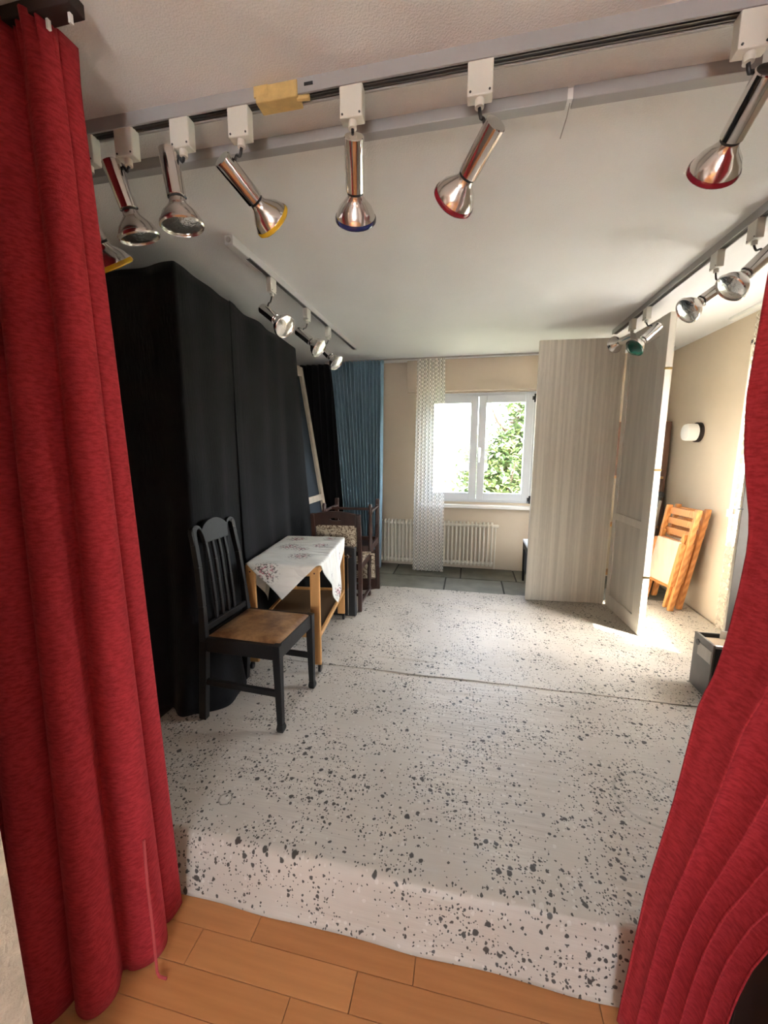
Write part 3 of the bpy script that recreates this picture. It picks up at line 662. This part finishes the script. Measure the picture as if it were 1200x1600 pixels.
fs(-.874, 'chrome spotlight with clear lens hanging nearly straight down on front track', (-.92, 1.2, 2.31), (-.896, 1.213, 2.10), 'lens_glass')
fs(-.682, 'chrome spotlight with amber lens tilted right beside the tape patch', (-.743, 1.2, 2.264), (-.669, 1.376, 2.171), 'lens_yellow')
fs(-.345, 'chrome spotlight with dark blue lens pointing straight down', (-.338, 1.2, 2.266), (-.381, 1.365, 2.14), 'lens_blue')
fs(-.005, 'chrome spotlight with red lens tilted left at middle of front track', (.039, 1.2, 2.243), (-.076, 1.356, 2.156), 'lens_red')
fs(.591, 'large near chrome spotlight with red lens at upper right edge', (.63, 1.2, 2.264), (.623, 1.388, 2.165), 'lens_red')
def ls(y, lab, T, L, lens): spotlight(lab, GSP['l'], (-1.148, y, BZ), fy, T, L, lens)
ls(2.297, 'nearest chrome spotlight on the left track with clear lens', (-1.165, 2.212, 2.199), (-1.003, 2.154, 2.075), 'lens_glass')
ls(2.82, 'middle chrome spotlight on the left track', (-1.165, 2.689, 2.209), (-.999, 2.664, 2.08), 'lens_glass')
ls(3.255, 'farthest chrome spotlight on the left track near blue curtain', (-1.165, 3.096, 2.211), (-1.013, 3.067, 2.066), 'lens_glass')
def rs_(y, lab, T, L, lens, dome=False): spotlight(lab, GSP['r'], (1.17, y, BZ), fy, T, L, lens, dome)
rs_(2.178, 'chrome spotlight with pale lens next to right red curtain', (1.18, 2.069, 2.23), (1.033, 2.048, 2.078), 'lens_glass')
rs_(2.457, 'chrome spotlight with clear lens second from right red curtain', (1.18, 2.377, 2.208), (1.010, 2.347, 2.085), 'lens_glass')
rs_(3.272, 'chrome spotlight with round green lens in front of the flats', (1.2, 3.136, 2.234), (1.05, 3.11, 2.086), 'lens_green', True)
rs_(3.531, 'chrome spotlight behind the green lens one at end of right track', (1.175, 3.51, 2.265), (1.10, 3.69, 2.245), 'lens_glass')

# ------------------------------------------------------------------ black dining chair
def arc(fn, n): return [fn(i / n) for i in range(n + 1)]
ch = thing('dining_chair', 'black painted slatted chair with worn brown leather seat', 'chair', (-1.09, 1.895, .007), R(-1.5))
# local: +x towards the seat front, y across
D, W2 = .205, .195
for sy in (-1, 1):
    m_ = MB(); y = sy * W2
    m_.bar((D, y, .465), (D + .003, y, .045), .042, .042, .030, .030).bar((D + .003, y, .045), (D + .004, y, .018), .030, .030, .040, .040).bar((D + .004, y, .018), (D + .004, y, 0), .040, .040, .030, .030)
    m_.build('leg', 'black_wood', ch, bevel=.003)
    # rear leg and back post in one sweep
    pts = [(-.240, 0), (-.222, .22), (-.205, .44), (-.212, .62), (-.230, .82), (-.252, .96), (-.260, 1.015)]
    ms = MB()
    for (xa, za), (xb, zb) in zip(pts, pts[1:]): 
        ya = y - sy * .030 * max(0, (za - .45) / .5); yb = y - sy * .030 * max(0, (zb - .45) / .5)
        ms.bar((xa, ya, za), (xb, yb, zb), .040 if za < .45 else .030, .034 if za < .45 else .026, .040 if zb < .45 else .030, .034 if zb < .45 else .026, ref=(0, 1, 0))
    ms.build('rear_leg', 'black_wood', ch, bevel=.003)
    MB().bar((-.228, y, .215), (D, y, .205), .032, .020, ref=(0, 1, 0)).build('stretcher', 'black_wood', ch, bevel=.003)
    MB().bar((-.21, y, .425), (D, y, .425), .075, .024, ref=(0, 1, 0)).build('apron', 'black_wood', ch, bevel=.002)
MB().bar((D, -W2, .425), (D, W2, .425), .024, .075, ref=(0, 0, 1)).build('apron', 'black_wood', ch, bevel=.002)
MB().bar((-.205, -W2, .425), (-.205, W2, .425), .024, .075, ref=(0, 0, 1)).build('apron', 'black_wood', ch, bevel=.002)
# crest rail: two rounded shoulders and a raised centre, hollow arches below
def crest_poly():
    top = []; bot = []; N = 56
    for i in range(N + 1):
        t = -1 + 2 * i / N; a = abs(t)
        if a > .56: h = .985 + .043 * math.sqrt(max(0, 1 - ((a - .78) / .225) ** 2))
        else: h = .996 + .050 * math.cos(a / .56 * math.pi / 2) ** .6
        top.append((t * .183, h))
    for i in range(N + 1):
        t = 1 - 2 * i / N; a = abs(t)
        if a > .87: h = .93
        elif a > .55: h = .93 + .075 * math.sqrt(max(0, 1 - ((a - .71) / .165) ** 2))
        else: h = .925
        bot.append((t * .183, h))
    return top + bot
cp = crest_poly()
mcr = basis((0, 0, 0), (0, 1, 0), (-.155, 0, .988), (.988, 0, .155))
mcr.translation = Vector((-.266 + .155 * .98, 0, .98 - .988 * .98))
MB().prism(cp, .024, mcr).build('crest_rail', 'black_wood', ch, bevel=.003)
def backx(z): return interp([(.44, -.205), (.62, -.212), (.82, -.230), (.96, -.252), (1.015, -.260)], z)
MB().bar((backx(.50), -W2, .50), (backx(.50), W2, .50), .022, .034, ref=(0, 0, 1)).build('back_rail', 'black_wood', ch, bevel=.003)
for i in range(4):
    y = -.078 + i * .052; ms = MB(); zs = [.50, .61, .72, .83, .95]
    for a, b in zip(zs, zs[1:]): ms.bar((backx(a) - .002, y, a), (backx(b) - .002, y, b), .014, .019)
    ms.build('back_slat', 'black_wood', ch, bevel=.003)
def seat_fn(u, v):
    x = -.19 + u * (D + .19 + .004); y = (-W2 + .012 + v * (2 * W2 - .024)); e = min(u, 1 - u, v, 1 - v)
    return (x, y, .462 + .020 * min(1, e * 6) ** .5 + .006 * math.sin(math.pi * u) * math.sin(math.pi * v))
so = MB().grid(seat_fn, 24, 24).box((-.19, -W2 + .012, .44), (D + .004, W2 - .012, .463)).build('seat', 'brown_leather', ch, smooth=True); so['label'] = 'worn brown leather seat'

# ------------------------------------------------------------------ serving trolley and its cloth
ca = math.atan2(.10, .83)
cart = thing('serving_trolley', 'light beech serving trolley with brown lower shelf beside the black chair', 'trolley', (-1.160, 2.625, .011), ca)
CW, CL, CH = .235, .415, .700
for sx in (-1, 1):
    for sy in (-1, 1):
        l_ = MB().box((sx * CW - .031 * (1 + sx) + .0, sy * CL - .011 * (1 + sy), .05), (sx * CW + .031 * (1 - sx), sy * CL + .011 * (1 - sy), CH - .004)).build('leg', 'beech', cart, bevel=.006)
        MB().lathe([(.0055, 0), (.0055, .0015)], frame_along((sx * CW - sx * .031, sy * (CL + .0005), CH - .045), (0, sy, 0)), 10).build('plug', 'plug_dark', l_)
        MB().lathe([(.010, -.008), (.023, -.008), (.023, .008), (.010, .008)], frame_along((sx * (CW - .012), sy * (CL - .012), .0235), (1, 0, 0)), 16).tube([(sx * (CW - .02), sy * (CL - .012), .03), (sx * (CW - .02), sy * (CL - .012), .055)], .006, 8).build('caster', 'black_plastic', cart, smooth=True)
for sy in (-1, 1):
    MB().box((-CW + .062, sy * CL - .011 * (1 + sy), CH - .065), (CW - .062, sy * CL + .011 * (1 - sy), CH - .004)).build('end_rail', 'beech', cart, bevel=.003)
    MB().box((-CW + .062, sy * CL - .011 * (1 + sy), .235), (CW - .062, sy * CL + .011 * (1 - sy), .27)).build('end_rail', 'beech', cart, bevel=.003)
for sx in (-1, 1):
    MB().box((sx * CW - .009 * (1 + sx), -CL + .022, .235), (sx * CW + .009 * (1 - sx), CL - .022, .265)).build('side_rail', 'beech', cart, bevel=.003)
    MB().box((sx * CW - .009 * (1 + sx), -CL + .022, CH - .045), (sx * CW + .009 * (1 - sx), CL - .022, CH - .004)).build('side_rail', 'beech', cart, bevel=.003)
MB().box((-CW + .018, -CL + .022, .240), (CW - .018, CL - .022, .252)).build('shelf', 'shelf_brown', cart)
MB().box((-CW + .018, -CL + .022, CH - .018), (CW - .018, CL - .022, CH - .003)).build('top', 'beech', cart)
def cloth_pt(x, y):
    """lay the flat cloth point (x, y) over the trolley top"""
    z = CH + .002 + .0025 * nz(x * 9, y * 9) + .002; X, Y = x, y; e = .012
    for ax_, lim in ((0, CW + .004), (1, CL + .004)):
        c = (x, y)[ax_]
        if abs(c) > lim - e:
            over = abs(c) - (lim - e); q = min(over, e * 1.57) / e; sgn = 1 if c > 0 else -1
            pos = lim - e + e * math.sin(min(q, 1.57)); drop = e * (1 - math.cos(min(q, 1.57))) + max(0, over - e * 1.57)
            swing = .05 * max(0, over - .02) + .014 * math.sin((y if ax_ == 0 else x) * 22) * min(1, over * 5)
            if ax_ == 0: X = sgn * (pos + .004 + swing)
            else: Y = sgn * (pos + .004 + swing)
            z -= drop
    return (X, Y, z)
a_ = .632; m_ = MB(); NN = 72
def dia(u, v):
    p = (u - .5) * 2; q = (v - .5) * 2      # square turned by 45 degrees
    return ((p - q) * a_ / 2, (p + q) * a_ / 2)
m_.grid(lambda u, v: cloth_pt(*dia(u, v)), NN, NN, lambda u, v: dia(u, v))
tcl = m_.build('tablecloth', 'flowered_linen', smooth='all', solid=.0015); tcl.location = (-1.160, 2.625, .011); tcl.rotation_euler = (0, 0, ca)
tag(tcl, 'white linen cloth printed with pink roses lying cornerwise on trolley', 'tablecloth')

# ------------------------------------------------------------------ black case behind the trolley
cs = thing('flat_case', 'flat black case with chrome strip standing behind the trolley', 'case', (-1.09, 3.125, .015), 0)
MB().box((-.19, -.03, 0), (.19, .03, .60)).build('body', 'black_plastic', cs, bevel=.006)
MB().box((.130, -.034, .02), (.136, -.03, .55)).build('chrome_strip', 'brushed', cs)
MB().box((-.19, -.033, 0), (.19, -.03, .012)).build('edge_strip', 'brushed', cs)
MB().lathe([(.014, 0), (.016, .006), (.010, .012)], frame_along((.133, -.034, .53), (0, -1, 0)), 14).box((.10, -.037, .525), (.166, -.033, .538)).build('latch', 'chrome', cs, smooth=True)
MB().box((.17, -.033, .02), (.188, -.03, .58)).build('edge_strip', 'black_plastic', cs)

# ------------------------------------------------------------------ two tapestry chairs, one upside down on the other
def tap_chair(name, lab, loc, rotz, flip, hb):
    """local: seat front towards +y, back at -y"""
    t = thing(name, lab, 'chair', loc, rotz, None)
    if flip: t.rotation_euler = (R(180), 0, rotz)
    w, d = .20, .19; kz = (hb - .5) / .43
    def zb_(z): return .5 + (z - .5) * kz if z > .5 else z
    for sx in (-1, 1):
        ms = MB(); pts = [(-d - .02, 0), (-d, .24), (-d, .44), (-d - .02, zb_(.66)), (-d - .055, hb)]
        for (ya, za), (yb, zb) in zip(pts, pts[1:]): ms.bar((sx * w, ya, za), (sx * w, yb, zb), .034, .036, ref=(0, 1, 0))
        ms.build('rear_leg', 'brown_wood', t, bevel=.004)
        prof = [(.012, 0), (.018, .02), (.014, .05), (.020, .075), (.013, .10), (.019, .19), (.020, .26), (.014, .30), (.021, .32), (.021, .40)]
        MB().lathe(prof, Matrix.Translation((sx * (w + .005), d, 0)), 14).build('leg', 'brown_wood', t, smooth=True)
        MB().bar((sx * w, -d, .07), (sx * (w + .004), d, .065), .02, .026, ref=(1, 0, 0)).build('stretcher', 'brown_wood', t, bevel=.003)
        MB().bar((sx * w, -d, .395), (sx * (w + .004), d, .395), .022, .06, ref=(0, 0, 1)).build('apron', 'brown_wood', t, bevel=.003)
    for yy in (-d, d): MB().bar((-w, yy, .395), (w, yy, .395), .022, .06, ref=(0, 0, 1)).build('apron', 'brown_wood', t, bevel=.003)
    MB().bar((-w, 0, .07), (w, 0, .07), .02, .022, ref=(0, 0, 1)).build('stretcher', 'brown_wood', t, bevel=.003)
    MB().box((-w + .01, -d + .012, .40), (w - .01, d - .012, .418)).build('seat_board', 'dark_brown_paint', t)
    def sf(u, v):
        e = min(u, 1 - u, v, 1 - v); return (-w - .008 + u * (2 * w + .016), -d - .005 + v * (2 * d + .03), .426 + .038 * min(1, e * 4.5) ** .5)
    MB().grid(sf, 18, 18).box((-w - .008, -d - .005, .415), (w + .008, d + .025, .428)).build('seat', 'tapestry', t, smooth=True)
    # crest rail with a grip slot, as a ring of quads around the slot
    tilt = basis((0, -d - .052, hb), (1, 0, 0), (0, -.13, .991), (0, -.991, -.13))
    outer = []; inner = []; N = 40
    for i in range(N):
        a = 2 * math.pi * i / N; c, s = math.cos(a), math.sin(a)
        k = 1 / max(abs(c) / .185, abs(s) / .06); x, y = c * k, s * k
        if y > 0: y += .026 * (1 - (x / .19) ** 2) - .012
        outer.append((x, y - .05)); inner.append((.048 * c + .0, .013 * s - .045))
    ms = MB(); b = 0
    for z in (0.0, .022):
        for p in outer: ms.v.append(tilt @ Vector((p[0], p[1], z - .011)))
        for p in inner: ms.v.append(tilt @ Vector((p[0], p[1], z - .011)))
    for i in range(N):
        j = (i + 1) % N
        ms.f += [[i, j, N + j, N + i], [2 * N + i, 3 * N + i, 3 * N + j, 2 * N + j], [i, 2 * N + i, 2 * N + j, j], [N + i, N + j, 3 * N + j, 3 * N + i]]
    ms.build('crest_rail', 'brown_wood', t, smooth=True)
    def bf(s_):
        def f(u, v):
            e = min(u, 1 - u, v, 1 - v); z = zb_(.535 + v * .29); yb = -d - .022 - (z - .66) * .13
            return (-.175 + u * .35, yb - s_ * (.010 + .014 * min(1, e * 6) ** .5), z)
        return f
    MB().grid(bf(1), 14, 14).grid(bf(-1), 14, 14).build('back_pad', 'tapestry', t, smooth=True)
    MB().bar((-w, -d - .008, .515), (w, -d - .008, .515), .022, .035, ref=(0, 0, 1)).build('back_rail', 'brown_wood', t, bevel=.003)
    return t
tap_chair('upholstered_chair', 'lower brown chair with tapestry back standing behind the trolley', (-1.105, 3.435, .013), R(3), False, .865)
tap_chair('upholstered_chair', 'brown tapestry chair turned upside down on top of another', (-1.035, 3.50, .952), R(3), True, .905)

# ------------------------------------------------------------------ white framed canvas leaning at the left back
lean = Vector((-.155, 0, 1)).normalized(); mfr = basis((-1.475, 4.25, .012), (0, -1, 0), lean, Vector((1, 0, .155)).normalized())
fr = thing('framed_flat', 'dark canvas flat in whitish wooden frame leaning behind black drape', 'stage flat', (0, 0, 0))
for x0, x1, z0, z1 in ((0, .065, 0, 2.30), (.75, .815, 0, 2.30)): MB().box((x0, z0, 0), (x1, z1, .03), mfr).build('stile', 'frame_wood', fr, bevel=.002)
for z0, z1 in ((0, .07), (.86, .925), (2.20, 2.30)): MB().box((.065, z0, 0), (.75, z1, .03), mfr).build('rail', 'frame_wood', fr, bevel=.002)
MB().box((.01, .01, -.006), (.805, 2.29, 0), mfr).build('canvas', 'navy_canvas', fr)

# ------------------------------------------------------------------ radiator
rd = thing('radiator', 'cream ribbed radiator on the back wall beneath the window', 'radiator', (0, 4.765, 0))
def rib():
    m = MB(); zb, zt = .055, .575
    for yy in (-.045, .045):
        m.tube([(0, yy, zb + .02), (0, yy, zt - .02)],   .0105, 10)
    # rounded headers joining the two columns
    prof = [(-.062, zt - .035), (-.055, zt - .012), (-.03, zt), (0, zt + .004), (.03, zt), (.055, zt - .012), (.062, zt - .035), (.05, zt - .055), (-.05, zt - .055)]
    m.prism(prof, .022, basis((-.011, 0, 0), (0, 1, 0), (0, 0, 1), (1, 0, 0)))
    prof = [(-.062, zb + .035), (-.05, zb + .05), (.05, zb + .05), (.062, zb + .035), (.05, zb + .006), (0, zb), (-.05, zb + .006)]
    m.prism(prof, .022, basis((-.011, 0, 0), (0, 1, 0), (0, 0, 1), (1, 0, 0)))
    return m
r0 = rib().build('rib', 'cream_enamel', rd, smooth=True, bevel=.004); r0.location = (-1.03, 0, 0)
for i in range(1, 30): dup(r0, rd, (-1.03 + i * .0453, 0, 0))
for z in (.085, .535): MB().tube([(-1.05, 0, z), (.31, 0, z)], .018, 12).build('header_pipe', 'cream_enamel', rd, smooth=True)
MB().lathe([(.012, 0), (.020, .004), (.020, .045), (.014, .055)], frame_along((.305, 0, .535), (1, 0, 0)), 16).tube([(.325, 0, .535), (.325, 0, .02)], .009, 10).build('valve', 'cream_enamel', rd, smooth=True)

# ------------------------------------------------------------------ little dark stool behind the striped flat
sl = thing('stool', 'small dark wooden stool with pale top behind striped flat', 'stool', (.795, 4.28, .0))
MB().box((-.20, -.20, .435), (.20, .20, .465)).build('seat', 'stone_white', sl, bevel=.008)
for sx in (-1, 1):
    for sy in (-1, 1): MB().bar((sx * .18, sy * .18, .435), (sx * .178, sy * .178, 0), .034, .034, .024, .024).build('leg', 'black_wood', sl, bevel=.003)
    MB().box((sx * .18 - .01, -.18, .36), (sx * .18 + .01, .18, .435)).build('apron', 'black_wood', sl)
    MB().box((-.18, sx * .18 - .01, .36), (.18, sx * .18 + .01, .435)).build('apron', 'black_wood', sl)
    MB().box((sx * .175 - .006, -.17, .13), (sx * .175 + .006, .17, .35)).build('side_panel', 'navy_canvas', sl)

# ------------------------------------------------------------------ stage flats
p0 = Vector((.560, 3.825, .018)); p1 = Vector((1.247, 3.868, .018)); d1 = (p1 - p0).normalized()
f1 = thing('stage_flat', 'tall flat papered in faint beige stripes beside the window', 'stage flat', p0, math.atan2(d1.y, d1.x))
L1 = (p1 - p0).length
MB().box((0, 0, 0), (L1, .006, 2.325)).build('face', 'striped_wallpaper', f1)
for a, b in (((0, .006, 0), (.06, .032, 2.325)), ((L1 - .06, .006, 0), (L1, .032, 2.325))): MB().box(a, b).build('stile', 'flat_wood', f1)
for z in (0, .9, 2.265): MB().box((.06, .006, z), (L1 - .06, .032, z + .06)).build('rail', 'flat_wood', f1)
q0 = Vector((1.300, 3.232, .018)); q1 = Vector((1.2545, 3.861, .018)); d2 = (q1 - q0).normalized()
f2 = thing('stage_flat', 'tall flat seen from its framed back, standing edge on to camera', 'stage flat', q0, math.atan2(d2.y, d2.x))
L2 = (q1 - q0).length     # local x from the near edge back, local +y towards the left of the stage
MB().box((0, -.044, 0), (L2, -.038, 2.325)).build('face', 'striped_wallpaper', f2)
MB().box((.05, -.038, .05), (L2 - .03, -.016, 2.28)).build('canvas', 'flat_canvas', f2)
for a, b in (((0, -.038, 0), (.115, 0, 2.325)), ((L2 - .06, -.038, 0), (L2, -.006, 2.325))): MB().box(a, b).build('stile', 'flat_frame', f2, bevel=.002)
for z0, z1 in ((0, .115), (.80, .86), (2.20, 2.325)): MB().box((.115, -.038, z0), (L2 - .06, -.003, z1)).build('rail', 'flat_frame', f2, bevel=.002)
MB().prism([(0, 0), (.13, 0), (0, -.13)], .012, basis((.115, -.014, 2.20), (1, 0, 0), (0, 0, 1), (0, -1, 0))).build('corner_block', 'flat_frame', f2)
for z in (.45, 1.25, 1.95): MB().box((-.002, -.046, z), (.008, .0015, z + .014)).build('hinge', 'brass', f2)
# grey flat at the right edge
g = thing('stage_flat', 'narrow grey flat standing between lace window and right red curtain', 'stage flat', (1.625, 2.80, .015), R(-4))
MB().box((0, 0, 0), (.16, .006, 1.75)).build('face', 'grey_canvas', g)
for a, b in (((0, .006, 0), (.05, .03, 1.75)), ((.11, .006, 0), (.16, .03, 1.75))): MB().box(a, b).build('stile', 'flat_wood', g)
for z in (.235, 1.05): MB().tube([(.005, .0, z), (-.025, -.002, z)], .004, 8).build('hook', 'dark_metal', g)

# ------------------------------------------------------------------ right hand corner: folding chairs, black stand, shelf unit, wall lamp
def folding_chair(lab, foot, far, up, grp):
    foot, far, up = Vector(foot), Vector(far), Vector(up).normalized()
    u = (far - foot); W = u.length; u.normalize(); n = u.cross(up).normalized()     # n towards the viewer's left
    if n.x > 0: n = -n
    t = thing('folding_chair', lab, 'chair', foot, 0, grp)
    m = basis((0, 0, 0), u, up, n)
    for x in (0, W - .032): MB().box((x, 0, -.022), (x + .032, .925, .022), m).build('leg', 'pine', t, bevel=.006)
    for x in (.036, W - .064): MB().box((x, .02, .000), (x + .028, .70, .044), m).build('inner_leg', 'pine', t, bevel=.006)
    for z in (.845, .755, .665): MB().box((.0, z, -.012 - .012), (W, z + .06, -.004), m).build('back_slat', 'pine', t, bevel=.004)
    for z in (.20, .60): MB().box((.04, z, .006), (W - .04, z + .035, .036), m).build('cross_bar', 'pine', t, bevel=.004)
    MB().box((.045, .235, .040), (W - .045, .63, .058), m).build('seat', 'seat_board', t, bevel=.004)
    for x in (.012, W - .046): MB().box((x, .23, .024), (x + .034, .62, .062), m).build('seat_rail', 'pine', t, bevel=.005)
    for x in (.03, W - .03): MB().tube([m @ Vector((x - .03, .44, .01)), m @ Vector((x + .03, .44, .01))], .006, 8).build('pivot', 'brushed', t)
    return t
FG = 'folded pine chairs against the right wall'
folding_chair('front folded pine chair with pale seat board leaning by the wall', (1.775, 3.80, .016), (1.70, 4.165, .016), (.085, -.10, .93), FG)
folding_chair('rear folded pine chair leaning between the front one and wall', (1.870, 3.86, .016), (1.795, 4.225, .016), (.085, -.10, .93), FG)
bs = thing('folded_stand', 'tall black folded stand with grey strip leaning in back corner', 'stand', (1.685, 4.205, .0))
mb = basis((0, 0, 0), (-.2, .98, 0), Vector((.14, .12, 1)).normalized(), Vector((-.2, .98, 0)).cross(Vector((.14, .12, 1)).normalized()))
MB().box((0, 0, -.02), (.22, 1.00, .02), mb).build('body', 'black_plastic', bs, bevel=.012)
MB().box((-.012, .98, -.026), (.232, 1.035, .026), mb).build('top_cap', 'black_plastic', bs, bevel=.012)
MB().box((-.006, .45, -.012), (.0, .95, .012), mb).build('strip', 'brushed', bs)
cu = thing('shelf_unit', 'brown shelf unit in the back corner behind the flats', 'shelf', (1.72, 4.72, .0))
MB().box((-.25, -.05, 0), (-.23, .125, 1.70)).build('side_panel', 'cupboard_brown', cu); MB().box((.25, -.05, 0), (.27, .125, 1.70)).build('side_panel', 'cupboard_brown', cu)
for z in (.06, .6, 1.12, 1.68): MB().box((-.23, -.05, z), (.25, .125, z + .025)).build('shelf', 'beech', cu)
MB().box((-.23, .11, .06), (.25, .124, 1.70)).build('back_panel', 'seat_board', cu)
MB().box((-.248, -.068, 1.15), (.268, -.052, 1.70)).build('door', 'cupboard_brown', cu, bevel=.002)
wl = thing('wall_lamp', 'round white wall lamp with dark base on right wall', 'wall lamp', (XR, 4.20, 1.575))
fmw = frame_along((0, 0, 0), (-1, 0, 0))
MB().lathe([(.088, 0), (.088, .028), (.080, .032)], fmw, 36).build('base', 'dark_brown_paint', wl, smooth=True)
MB().lathe([(.076, .030), (.078, .05), (.077, .105), (.070, .118), (.04, .122), (.001, .123)], fmw, 36).build('shade', 'opal', wl, smooth=True)
# shutter crank beside the right window
sk = thing('shutter_crank', 'slim cream shutter crank rod beside the right window', 'crank rod', (XR - .02, 3.585, 0))
MB().tube([(0, 0, 2.19), (0, 0, .96)], .007, 8).build('rod', 'cream_enamel', sk, smooth=True)
MB().box((-.008, -.012, .90), (.015, .03, .96)).build('grip', 'white_paint', sk, bevel=.004)
MB().box((-.005, -.012, 2.18), (.02, .012, 2.215)).build('bracket', 'dark_metal', sk)

# ------------------------------------------------------------------ black box at right with cardboard
bx = thing('equipment_box', 'open black metal box holding cardboard beside the right curtain', 'box', (1.372, 2.432, .012))
bw, bd, bh = .36, .19, .325
MB().box((0, 0, 0), (bw, .012, bh)).build('front_panel', 'black_plastic', bx, bevel=.002)
MB().box((0, bd - .012, 0), (bw, bd, bh)).build('back_panel', 'black_plastic', bx, bevel=.002)
lp = MB().box((-.006, 0, 0), (.008, bd, bh + .004)).build('side_panel', 'panel_reflection', bx, bevel=.002)  # black side painted with the grey of its reflection
MB().box((-.008, .008, .21), (-.006, bd - .05, bh - .04)).build('label_plate', 'flat_canvas', lp)
MB().lathe([(.018, 0), (.018, .003)], frame_along((-.007, bd - .045, bh - .045), (-1, 0, 0)), 20).build('vent_hole', 'slot_dark', lp)
MB().box((bw - .012, .012, 0), (bw, bd - .012, bh)).build('side_panel', 'black_plastic', bx)
MB().box((0, .012, 0), (bw, bd - .012, .012)).build('bottom', 'black_plastic', bx)
MB().box((.004, -.003, bh - .014), (bw, .014, bh + .004)).build('trim_strip', 'brushed', bx, bevel=.002)
cb = MB().box((.02, .03, bh - .035), (bw - .03, bd - .02, bh - .022)).build('cardboard', 'cardboard', bevel=.001); cb.location = (1.372, 2.432, .012); tag(cb, 'flat piece of brown cardboard lying in the black box', 'cardboard')
cd = MB().box((.11, bd - .030, bh - .02), (.20, bd - .026, bh + .028)).build('paper_tag', 'card_white'); cd.location = (1.372, 2.432, .012); tag(cd, 'small white paper slip stuck in the open black box', 'paper')

# ------------------------------------------------------------------ lower right corner, seen past the red curtain
cbn = thing('wooden_panel', 'dark brown wooden panel with brass ring at right curtain hem', 'panel', (.735, 1.022, WF))
MB().box((0, 0, 0), (.85, .03, .62)).build('board', 'dark_brown_paint', cbn, bevel=.004)
MB().box((.0, -.006, .56), (.85, 0, .62)).build('edge_batten', 'dark_brown_paint', cbn, bevel=.002)
MB().tube([(.045 + .032 * math.cos(a * math.pi / 12), -.010, .46 + .032 * math.sin(a * math.pi / 12)) for a in range(25)], .005, 8, caps=False).build('ring_pull', 'brass', cbn, smooth='all')
MB().lathe([(.011, 0), (.011, .006), (.004, .010)], frame_along((.045, -.001, .492), (0, -1, 0)), 14).build('ring_mount', 'brass', cbn, smooth=True)
def cush(u, v):
    e = min(u, 1 - u, v, 1 - v); return (u * .40, v * .13, .035 + .040 * min(1, e * 5) ** .5)
st2 = MB().grid(cush, 18, 12).box((0, 0, .001), (.40, .13, .037)).build('floor_cushion', 'mauve_cloth', smooth=True); st2.location = (.735, .885, WF)
tag(st2, 'flat mauve cushion on the wooden floor at bottom right corner', 'cushion')

# ------------------------------------------------------------------ garden outside
struct(MB().box((-30, 5.4, -1.7), (40, 40, -1.6)).build('ground_garden', 'lawn'), 'pale garden ground outside the window', 'ground')
struct(MB().box((3.0, -3.3, -1.7), (40, 5.4, -1.6)).build('ground_yard', 'gravel'), 'ground outside the right window', 'ground')
struct(MB().box((-30, -40, -.42), (40, -3.32, -.32)).build('ground_bounce', 'bounce_pale'), 'unseen pale ground behind the front room, added to bounce light', 'ground')  # unseen ground added to throw sunlight up to the front ceiling
tr = thing('garden_tree', 'leafy green tree in the garden seen through the window', 'tree', (.80, 9.2, -1.6))
lv = random.Random(3)
MB().tube([(0, 0, 0), (.05, 0, 1.2), (.0, .05, 2.2), (.1, 0, 3.2), (.25, 0, 4.2)], [.12, .10, .085, .06, .03], 10).build('trunk', 'bark', tr, smooth=True)
for i in range(9):
    a = i * 2.4; z0 = 1.5 + i * .26; e = Vector((math.cos(a) * 1.1, math.sin(a) * .8, z0 + .75))
    MB().tube([(.03, 0, z0), (e.x * .5, e.y * .5, z0 + .28), tuple(e)], [.045, .03, .012], 8).build('branch', 'bark', tr, smooth=True)
def foliage(n, mat, ctrs):
    m = MB()
    for _ in range(n):
        c, r = lv.choice(ctrs); p = Vector((lv.gauss(0, .48), lv.gauss(0, .48), lv.gauss(0, .48)))
        p = Vector(c) + Vector((p.x * r[0], p.y * r[1], p.z * r[2]))
        s = .05 + lv.random() * .045; q = Euler((lv.uniform(-.9, .9), lv.uniform(-.9, .9), lv.uniform(0, 6.3))).to_matrix()
        vs = [p + q @ Vector(k) for k in ((-s, 0, 0), (-.2 * s, -.42 * s, .08 * s), (s, 0, -.1 * s), (-.2 * s, .42 * s, .08 * s))]
        m.add(vs, [(0, 1, 2), (0, 2, 3)])
    return m.build('foliage', mat, tr, recalc=False)
CT = [((-.1, 0, 2.5), (.8, .7, .6)), ((-.55, -.1, 2.1), (.55, .6, .45)), ((.35, 0, 2.3), (.8, .7, .6)), ((.15, 0, 3.0), (.7, .7, .6)), ((.45, .1, 3.8), (.5, .6, .6)), ((-.6, .1, 2.7), (.35, .4, .5)), ((0, -.1, 1.9), (.9, .6, .4)), ((.6, 0, 3.1), (.6, .5, .6))]
f_ = foliage(8500, 'leaf', CT); f_['kind'] = 'stuff'; f_ = foliage(4500, 'leaf_b', CT); f_['kind'] = 'stuff'
hs = thing('garden_house', 'pale rendered house standing beyond the garden', 'building', (-4.0, 20, -1.6))
MB().box((-6, 0, 0), (4.3, 5, 6.4)).build('wall', 'facade', hs)
MB().prism([(-6.4, 6.3), (4.7, 6.3), (4.0, 8.2), (-5.8, 8.2)], 5.6, basis((0, 5.3, 0), (1, 0, 0), (0, 0, 1), (0, -1, 0))).build('roof', 'cupboard_brown', hs)
for x in (1.6, 3.1): MB().box((x, -.04, 3.4), (x + .8, .02, 4.7)).build('window', 'navy_canvas', hs)
o = MB().tube([(-.62, 11.5, -1.6), (-.62, 11.5, 4.2)], .06, 12).build('garden_pole', 'pole_paint', smooth=True); tag(o, 'thin reddish pole in garden left of the tree', 'pole')
